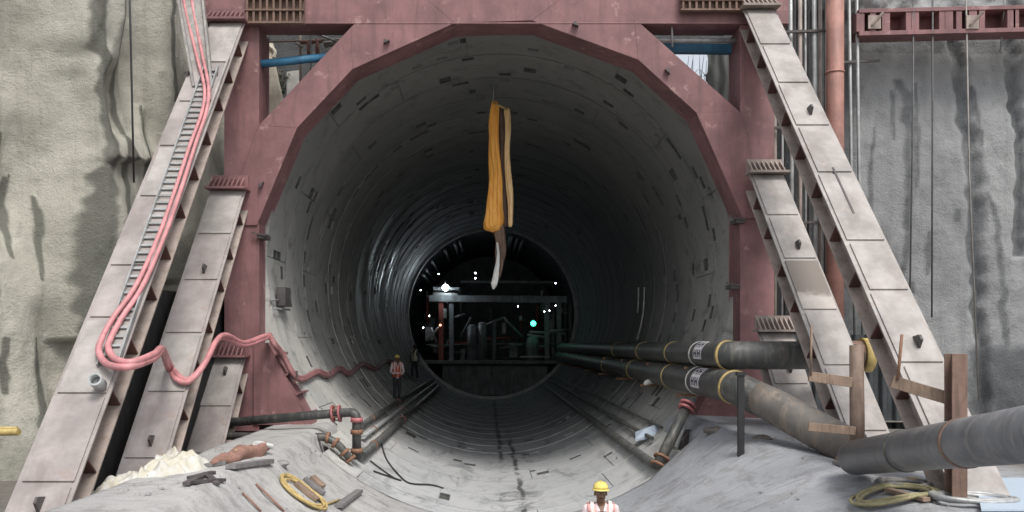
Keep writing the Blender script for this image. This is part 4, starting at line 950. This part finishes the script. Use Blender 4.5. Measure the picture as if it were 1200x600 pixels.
# white sheet heap
rn = random.Random(5); c = V((-5.0, 12.9, 1.5)); vs = []; nu, nv = 80, 60
for j in range(nv+1):
    for i in range(nu+1):
        u, v = i/nu*2-1, j/nv*2-1; x = c.x+u*.82; y = c.y+v*.75
        e = max(0, 1-(u*u+v*v)**.9); h = .14*e**.6 + (noise.fractal(V((u*2.4, v*2.4, 4)), 1.1, 2.1, 4)*.13+(1-abs(noise.noise(V((u*2.2+v*1.2, v*3.4-u, 8)))))**3*.10+(1-abs(noise.noise(V((u*5-v*2, v*5, 1)))))**4*.035)*min(1, e*4)
        vs.append((x+.1*noise.noise(V((v*3, 1, 0))), y+.1*noise.noise(V((u*3, 5, 0))), max(zg(x, y), 1.35)-.03+h))
mb = MB(); mb.add(vs, [(j*(nu+1)+i, j*(nu+1)+i+1, (j+1)*(nu+1)+i+1, (j+1)*(nu+1)+i) for j in range(nv) for i in range(nu)], True)
tag(mb.build('white_sheet_heap', M['tarp'], loc=(c.x, c.y, 1.4), fix=False), 'heap of crumpled white sheet with yellow stains at the lower left', 'sheet')
o = thing('brown_bundle', gp(275, 541), 'long brown wrapped bundle tied with white at one end, lying beside the shortest left raker', 'bundle')
a, b = gp(248, 549)+V((0, 0, .08)), gp(313, 531)+V((0, 0, .10)); 
mb = MB(); pts = [lerp(a, b, t/12)+V((0, 0, .03*math.sin(t*1.3))) for t in range(13)]; mb.tube(pts, [.03,.06,.09,.11,.12,.12,.13,.13,.13,.14,.12,.10,.06], 16, True, 0, lambda i, q: 1+.12*math.sin(4*q+i*.5)); mb.build('wrap', M['scrap_r'], o)
mb = MB(); mb.tube(bez([lerp(a, b, .78)+V((0,-.08,.12)), lerp(a, b, .9)+V((0,-.1,.1)), b+V((.1,-.05,.02))], 5), .045, 8); mb.build('white_tie', M['white_cloth'], o)
mb = MB(); mb.tube(bez([lerp(a, b, .3)+V((0,.1,.05)), lerp(a, b, .45)+V((0,-.12,.1)), lerp(a, b, .5)+V((0,-.14,-.05))], 5), .02, 6); mb.build('tie', M['rope'], o)
def stick(name, px0, py0, px1, py1, r, m, label, cat, group=None, flat_=False):
    a, b = gp(px0, py0)+V((0, 0, r+.015)), gp(px1, py1)+V((0, 0, r+.015)); mb = MB()
    if flat_: mb.bar(a, b, r*3.2, r*1.5)
    else: mb.tube([a, lerp(a, b, .5)+V((0, 0, .01)), b], r, 8)
    return tag(mb.build(name, M[m], loc=lerp(a, b, .5), bevel=.004 if flat_ else 0), label, cat, group)
stick('steel_rod', 284, 580, 306, 602, .017, 'scrap_r', 'shorter of two reddish rods on the lower left slab', 'rod', 'reddish rods on the slab')
stick('steel_rod', 300, 570, 333, 602, .02, 'scrap_r', 'longer of two reddish rods on the lower left slab', 'rod', 'reddish rods on the slab')
stick('wooden_stake', 347, 570, 372, 590, .045, 'wood', 'nearest wooden stake inside the yellow rope coil', 'stake', 'stakes by the rope coil', True)
stick('wooden_stake', 357, 564, 380, 582, .04, 'scrap', 'dark wooden stake crossing the edge of the yellow rope coil', 'stake', 'stakes by the rope coil', True)
stick('wooden_stake', 366, 562, 379, 574, .04, 'wood', 'short wooden stake beyond the yellow rope coil', 'stake', 'stakes by the rope coil', True)
stick('angle_iron', 397, 597, 421, 579, .045, 'scrap', 'grey angle iron pointing away right of the rope coil', 'angle iron', None, True)
stick('plank', 270, 552, 316, 545, .05, 'scrap', 'grey plank lying in front of the brown bundle', 'plank', None, True)
stick('plank', 228, 551, 262, 546, .04, 'scrap', 'short dark plank left of the brown bundle', 'plank', None, True)
for k, (a_, b_, c_, d_) in enumerate(((222, 564, 250, 557), (226, 569, 262, 566), (244, 561, 254, 571), (218, 571, 240, 560))):
    stick('scrap_steel', a_, b_, c_, d_, .03, 'steel_dark', ['upper', 'nearest long', 'short crossing', 'leftmost'][k] + ' dark steel offcut in the pile behind the white sheet heap', 'offcut', 'dark steel offcuts', True)
def coil(name, px, py, rad, r, turns, m, label, cat, sq=.7, parts=(), tail=None, seed=1):
    c = gp(px, py); rn = random.Random(seed); pts = []
    for k in range(turns*22+1):
        a = 2*PI*k/22; q = rad*(1+.12*math.sin(a*.37+seed)+.06*math.sin(a*2.1)); x, y = c.x+q*math.cos(a), c.y+q*sq*math.sin(a)
        pts.append(V((x, y, zg(x, y)+r+.02+.02*(k/22)*.5+.02*abs(math.sin(a*1.7)))))
    if tail: pts += [gp(*t)+V((0, 0, r+.01)) for t in tail]
    mb = MB(); mb.tube(pts, r, 8); return tag(mb.build(name, M[m], loc=c), label, cat)
coil('rope_coil', 356, 583, .32, .022, 4, 'rope', 'coil of yellow rope on the lower left slab with stakes in it', 'rope', 1.3, (), [(372, 596), (385, 592), (398, 588)])
coil('rope_heap', 1050, 583, .50, .025, 4, 'rope_g', 'heap of green yellow rope under the big grey pipe', 'rope', .8, (), [(1088, 583), (1100, 578), (1080, 568)], 2)
coil('cable_coil', 1140, 591, .48, .035, 3, 'galv', 'coil of thick pale grey cable in the lower right corner', 'cable', .55, (), None, 3)
coil('dark_rope', 1060, 572, .35, .03, 2, 'scrap', 'tangle of dark rope under the left end of the big grey pipe', 'rope', .7, (), None, 5)
for k, (a_, b_, c_, d_, m, lb) in enumerate(((976, 528, 992, 531, 'scrap', 'dark board scrap by the muddy pipe end'), (982, 541, 996, 545, 'scrap_r', 'brown board scrap left of the big grey pipe'), (978, 545, 994, 549, 'scrap', 'dark board scrap nearest the left end of the big grey pipe'), (1066, 565, 1118, 577, 'rope', 'yellow timber strip under the big grey pipe'), (1040, 578, 1086, 590, 'wood', 'brown timber strip across the green yellow rope'))):
    stick('board_scrap', a_, b_, c_, d_, .035, m, lb, 'board', None, True)
# crane-side cable on the tunnel floor
def floor_cable(pts, r, label):
    mb = MB(); pp = [on_lining(x, y, R-r-.01) for x, y in pts]; mb.tube(bez(pp, 6), r, 6); tag(mb.build('floor_cable', M['black'], loc=pp[0]), label, 'cable')
floor_cable([(434, 540), (450, 552), (462, 560), (470, 563), (455, 558), (438, 552)], .02, 'thin black cable looped on the tunnel floor below the rusty elbow')
floor_cable([(447, 520), (453, 538), (466, 555), (480, 566), (505, 568), (520, 572)], .02, 'thin black cable wandering down the left of the tunnel floor')
o = thing('yellow_rail', (-9.0, 14.2, .7), 'yellow rail end poking in at the left edge', 'rail')
mb = MB(); mb.tube([P(22, 506, 14.0), (-9.4, 14.2, 2.0)], .06, 12); mb.tube([P(20, 502, 14.0), (-9.4, 14.2, 2.1)], .03, 8); mb.build('bar', M['yellow'], o)
mb = MB(); mb.tube([(-9.0, 14.18, .6), (-9.0, 14.18, 2.05)], .05, 10); mb.build('post', M['steel_dark'], o)

mb = MB(); a_, b_, c_, d_ = gp(1142, 566), gp(1215, 566), gp(1225, 604), gp(1150, 604); u_ = V((0, 0, .05)); mb.prism([a_+u_, d_+u_, c_+u_, b_+u_], (0, 0, .03))
tag(mb.build('pale_board', M['blue_scrap'], loc=d_), 'pale bluish board lying under the big grey pipe at the lower right corner', 'board')

# loose stones and crumbs on the slab
rn = random.Random(31); mb = MB()
for k in range(800):
    left = rn.random() < .5; y = rn.uniform(10.5, 17.4); x = rn.uniform(-5.2, -3.0) if left else rn.uniform(4.0, 7.5)
    if noise.noise(V((x*1.3, y*.9, 6))) < -.05: continue
    r_ = rn.uniform(.006, .018)*(2.4 if rn.random() < .10 else 1); c = V((x, y, gprofile(x, y)+.01)); vs = [c+V((rn.uniform(.6, 1.2)*r_*math.cos(a), rn.uniform(.6, 1.2)*r_*math.sin(a), rn.uniform(-.4, .2)*r_)) for a in (0, 1.26, 2.5, 3.77, 5)]+[c+V((0, 0, r_*.8))]
    mb.add(vs, [(i, (i+1) % 5, 5) for i in range(5)])
tag(mb.build('gravel', M['stone'], fix=False), 'loose stones and concrete crumbs scattered on the slab', 'gravel', kind='stuff')

# dark corrugated sheet low on the right, behind the pale rakers
vs = []; n_ = 120
for i in range(n_+1):
    x = 7.0+3.3*i/n_; q = .05*max(-1, min(1, 1.8*math.sin(x*19)))
    vs += [(x, 21.1+q, 1.2), (x, 21.15+q, 3.75+.08*noise.noise(V((x*2, 0, 0))))]
mb = MB(); mb.add(vs, [(2*i, 2*i+2, 2*i+3, 2*i+1) for i in range(n_)])
g = paint('dark corrugated steel', (.035, .042, .047), (.07, .065, .06), .6, 0, .5, 1.5)
tag(mb.build('corrugated_sheet', g, loc=(7, 21.1, 1.2), fix=False), 'dark corrugated sheet standing low behind the right rakers', 'sheet')
rn = random.Random(77)
for k, (px, py, lb) in enumerate(((836, 506, 'brown earth clod in front of the dark stake, nearest the sloping riser pipe'), (893, 515, 'brown earth clod between the dark stake and the muddy pipe'), (330, 545, 'dusty concrete lump right of the brown bundle'))):
    c = gp(px, py); mb = MB(); mb.ball((0, 0, 0), 1, 1, 1, 14, 9); r_ = rn.uniform(.09, .13)
    for q in range(len(mb.v)):
        v = mb.v[q]; f = 1+.5*noise.noise(v*1.7+V((k*7, 0, 0)))+.2*noise.noise(v*4); mb.v[q] = c+V((v.x*r_*1.5*f, v.y*r_*f, (v.z*.6+.2)*r_*f))
    tag(mb.build('rubble_lump', M['muddy_pipe' if k < 2 else 'stone'], loc=c), lb, 'rubble')
# ================================================================== PEOPLE
def solid(mb, name, mat, parent, vox, smooth=4, cut=None):
    me = mb.mesh(name+'_raw'); o = bpy.data.objects.new(name+'_raw', me); COL.objects.link(o)
    r = o.modifiers.new('r', 'REMESH'); r.mode = 'VOXEL'; r.voxel_size = vox; r.use_smooth_shade = True
    s = o.modifiers.new('s', 'SMOOTH'); s.factor = .5; s.iterations = smooth
    dg = bpy.context.evaluated_depsgraph_get(); dg.update(); m2 = bpy.data.meshes.new_from_object(o.evaluated_get(dg)); m2.name = name
    bpy.data.objects.remove(o); bpy.data.meshes.remove(me)
    if cut:
        bm = bmesh.new(); bm.from_mesh(m2); bmesh.ops.delete(bm, geom=[f for f in bm.faces if cut(f.calc_center_median())], context='FACES'); bm.to_mesh(m2); bm.free()
    m2.polygons.foreach_set('use_smooth', [True]*len(m2.polygons)); m2.materials.clear()
    ob = bpy.data.objects.new(name, m2); COL.objects.link(ob); m2.materials.append(mat); ob.parent = parent; return ob
def person(loc, rot, label, group, H=1.70, vest='vest', shirt='shirt', helmet='helmet', arms=None, vox=.008, lean=0, stride=.06, fine=True):
    t = thing('person', loc, label, 'person', group); t.rotation_euler = (lean, 0, rot); k = H/1.70; t.scale = (k, k, k)
    # joints (facing -Y)
    J = dict(hipL=(-.085, 0, .90), hipR=(.085, 0, .90), kneeL=(-.095, -.015-stride*.6, .49), kneeR=(.095, -.02+stride*.3, .49), ankL=(-.10, .01-stride, .09), ankR=(.10, .015+stride, .09))
    A = arms or dict(elL=(-.245, .03, 1.10), wrL=(-.255, -.05, .86), elR=(.245, .03, 1.10), wrR=(.25, -.06, .86))
    sh = {'L': (-.178, 0, 1.385), 'R': (.178, 0, 1.385)}
    def limbs(mb, g, parts):
        for sd in 'LR':
            if 'arm' in parts: mb.caps(sh[sd], A['el'+sd], .048+g, .038+g); mb.caps(A['el'+sd], A['wr'+sd], .038+g, .026+g)
            if 'leg' in parts: mb.caps(J['hip'+sd], J['knee'+sd], .078+g, .052+g); mb.caps(J['knee'+sd], J['ank'+sd], .05+g, .036+g)
    def torso(mb, g):
        mb.ball((0, 0, .95), .150+g, .105+g, .13+g); mb.ball((0, -.005, 1.10), .138+g, .095+g, .16+g); mb.ball((0, .0, 1.27), .160+g, .108+g, .17+g)
        mb.caps((-.13, .0, 1.385), (.13, .0, 1.385), .058+g, .058+g); mb.caps((-.05, .01, 1.42), (.05, .01, 1.42), .05+g, .05+g)
    b = MB(); torso(b, 0); limbs(b, 0, ('arm', 'leg')); b.caps((0, .015, 1.40), (0, -.002, 1.53), .058, .052)
    hz = 1.585
    b.ball((0, .012, hz+.02), .074, .092, .092); b.ball((0, -.02, hz-.035), .060, .066, .080); b.ball((0, -.052, hz-.092), .028, .028, .022)      # skull, face, chin
    b.caps((0, -.092, hz+.01), (0, -.106, hz-.030), .010, .0155); b.ball((-.034, -.066, hz-.028), .022, .02, .02); b.ball((.034, -.066, hz-.028), .022, .02, .02)
    b.caps((-.035, -.082, hz+.028), (.035, -.082, hz+.028), .011, .011); b.caps((-.016, -.087, hz-.060), (.016, -.087, hz-.060), .009, .009); b.caps((-.014, -.084, hz-.070), (.014, -.084, hz-.070), .009, .009)
    for s_ in (-1, 1): b.ball((s_*.077, .012, hz-.01), .012, .022, .032)
    for sd, s_ in (('L', -1), ('R', 1)):          # hands
        w0 = V(A['wr'+sd]); d = (w0-V(A['el'+sd])).normalized(); side = V((0, -1, 0)); side = (side-d*side.dot(d)).normalized(); pal = d.cross(side)*s_
        c = w0+d*.05; 
        for q in (-.026, -.009, .009, .026): b.caps(w0+d*.01+side*q*.6, w0+d*.085+side*q, .014, .0135)
        for q, L in ((.030, .068), (.010, .078), (-.010, .073), (-.029, .056)):
            p0 = w0+d*.088+side*q; p1 = p0+d*L*.5+pal*.008; p2 = p1+d*L*.42+pal*.022; b.caps(p0, p1, .0095, .009, 8); b.caps(p1, p2, .009, .0075, 8)
        p0 = w0+d*.025+side*.028; p1 = p0+d*.035+side*.024; b.caps(p0, p1, .013, .0105, 8); b.caps(p1, p1+d*.03+side*.004+pal*.01, .0105, .0085, 8)
    for sd in 'LR':
        a = V(J['ank'+sd]); b.caps(a, a+V((0, -.10, -.055)), .036, .028)
    solid(b, 'body', M['skin'], t, vox if fine else .011, 2)
    for s_ in (-1, 1):
        e = MB(); e.ball((s_*.030, -.0775, hz+.006), .0125, .009, .0085, 12, 8); eo = e.build('eye', M['eye'], None); eo.parent = t
        e = MB(); e.ball((s_*.030, -.0855, hz+.006), .0058, .003, .0058, 10, 6); ep = e.build('iris', M['hair'], None); ep.parent = eo
    e = MB(); e.caps((-.022, -.0955, hz-.066), (.022, -.0955, hz-.066), .0035, .0035, 8); eo = e.build('mouth', M['lip'], None); eo.parent = t
    e = MB(); e.caps((-.024, -.096, hz-.050), (.024, -.096, hz-.050), .0055, .0055, 8); e.caps((-.046, -.083, hz+.030), (-.016, -.092, hz+.032), .0045, .0045, 8); e.caps((.016, -.092, hz+.032), (.046, -.083, hz+.030), .0045, .0045, 8); eo = e.build('facial_hair', M['hair'], None); eo.parent = t
    hr = MB(); hr.ball((0, .022, hz+.022), .081, .092, .096); solid(hr, 'hair', M['hair'], t, .009, 2, lambda c: c.z < hz-.035 or (c.y < -.02 and c.z < hz+.05) or (c.y < .03 and c.z < hz-.0))
    s = MB(); torso(s, .016); limbs(s, .014, ('arm',)); s.caps((0, .012, 1.42), (0, .006, 1.462), .066, .063)
    solid(s, 'shirt', M[shirt], t, .010, 5, lambda c: c.z > 1.452 or (c.y < -.03 and c.z > 1.30 and abs(c.x) < (c.z-1.30)*.42) or (V((abs(c.x), c.y, c.z))-V((abs(A['wrL'][0]), A['wrL'][1], A['wrL'][2]))).length < .035 and False)
    for s_ in (-1, 1):                            # collar wings
        cm = MB(); cm.add([(s_*.062, -.028, 1.468), (s_*.018, -.118, 1.375), (s_*.062, -.112, 1.365), (s_*.088, -.04, 1.44), (s_*.066, .03, 1.475), (s_*.085, .035, 1.44)], [(0, 1, 2, 3), (0, 3, 5, 4)]); c_ = cm.build('collar', M[shirt], None); c_.parent = t; so_ = c_.modifiers.new('t', 'SOLIDIFY'); so_.thickness = .006
    p = MB(); p.ball((0, 0, .94), .158, .116, .115); limbs(p, .02, ('leg',)); solid(p, 'trousers', M['trouser'], t, .011, 5)
    for sd in 'LR':
        bo = MB(); a = V(J['ank'+sd]); bo.caps(a+V((0, 0, .05)), a+V((0, .01, -.02)), .055, .055); bo.caps(a+V((0, .02, -.045)), a+V((0, -.13, -.052)), .044, .038); solid(bo, 'boot', M['boot'], t, .009, 3, None)
    v = MB(); torso(v, .034); v.ball((0, 0, .98), .18, .14, .12)
    def vcut(c): return c.z > 1.452 or c.z < .90 or (c.y < 0 and abs(c.x) < .012+max(0, c.z-1.20)*.30) or abs(c.x) > .178 or (abs(c.x) > .150 and 1.17 < c.z < 1.37)
    vo = solid(v, 'vest', M[vest], t, .010, 5, vcut); so_ = vo.modifiers.new('t', 'SOLIDIFY'); so_.thickness = .006; so_.offset = 1
    for nm, cc in (('reflective_band', lambda c: not (1.02 < c.z < 1.075) or (c.y < 0 and abs(c.x) < .016)), ('shoulder_band', lambda c: not (.095 < abs(c.x) < .14) or c.z < 1.08 or c.z > 1.5)):
        v2 = MB(); torso(v2, .043); bo = solid(v2, nm, M['band'], t, .010, 5, cc)
    # helmet: shell, brim with a peak, ridge
    h = MB(); vs = []; fs = []; nu, nv = 32, 10; hc = V((0, .008, hz+.055)); ti = -.10
    def hp(p): return hc + V((p[0], p[1]*math.cos(ti)-p[2]*math.sin(ti), p[1]*math.sin(ti)+p[2]*math.cos(ti)))
    for j in range(nv+1):
        q = PI/2*j/nv
        for i in range(nu):
            a = 2*PI*i/nu; rd = 1+.02*(abs(math.sin(a*3)) > .9); vs.append(hp((.100*math.cos(q)*math.cos(a)*rd, .124*math.cos(q)*math.sin(a)*rd, .004+.098*math.sin(q)**.9)))
    for j in range(nv):
        for i in range(nu): fs.append((j*nu+i, j*nu+(i+1) % nu, (j+1)*nu+(i+1) % nu, (j+1)*nu+i))
    h.add(vs, fs, True); vs = []; 
    for rr in (0, 1):
        for i in range(nu):
            a = 2*PI*i/nu; f = max(0, -math.sin(a)); ex = rr*(.014+.038*f**2); vs.append(hp(((.100+ex)*math.cos(a), (.124+ex)*math.sin(a), .003-.010*rr*(1+f))))
    h.add(vs, [(i, (i+1) % nu, nu+(i+1) % nu, nu+i) for i in range(nu)], True)
    ho = h.build('helmet', M[helmet], None); ho.parent = t; so_ = ho.modifiers.new('t', 'SOLIDIFY'); so_.thickness = .005; so_.offset = -1
    rg = MB(); rg.tube([hp((0, .118*math.cos(q), .006+.100*math.sin(q)**.9)) for q in [PI*k/16 for k in range(1, 16)]], .008, 8); ro = rg.build('ridge', M[helmet], None); ro.parent = ho
    return t
yw = 11.15; xw = (704-570)*.001*yw
person((xw, yw, gprofile(xw, yw)+.01), math.radians(0), 'worker in a yellow helmet and salmon vest over a pale shirt, nearest of three', None, 1.70, vox=.0065)
q = P(465, 400, 33.0); zf = CZ-math.sqrt(R*R-(q.x-CX)**2)
person((q.x, 33.0, zf+.03), math.radians(18), 'distant worker in a yellow helmet and orange red vest on the left tunnel invert', None, 1.72, 'vest_o', 'shirt', 'helmet', dict(elL=(-.25, .0, 1.10), wrL=(-.14, -.20, 1.02), elR=(.25, -.02, 1.10), wrR=(.13, -.22, 1.0)), .010, .05, .08, False)
q = P(486, 400, 45.5); zf = CZ-math.sqrt(R*R-(q.x-CX)**2)
person((q.x, 45.5, zf+.03), math.radians(-30), 'farthest worker in dark trousers and a pale green vest, beyond the orange vested worker', None, 1.72, 'vest_y', 'shirt_d', 'boot', None, .010, 0, .10, False)
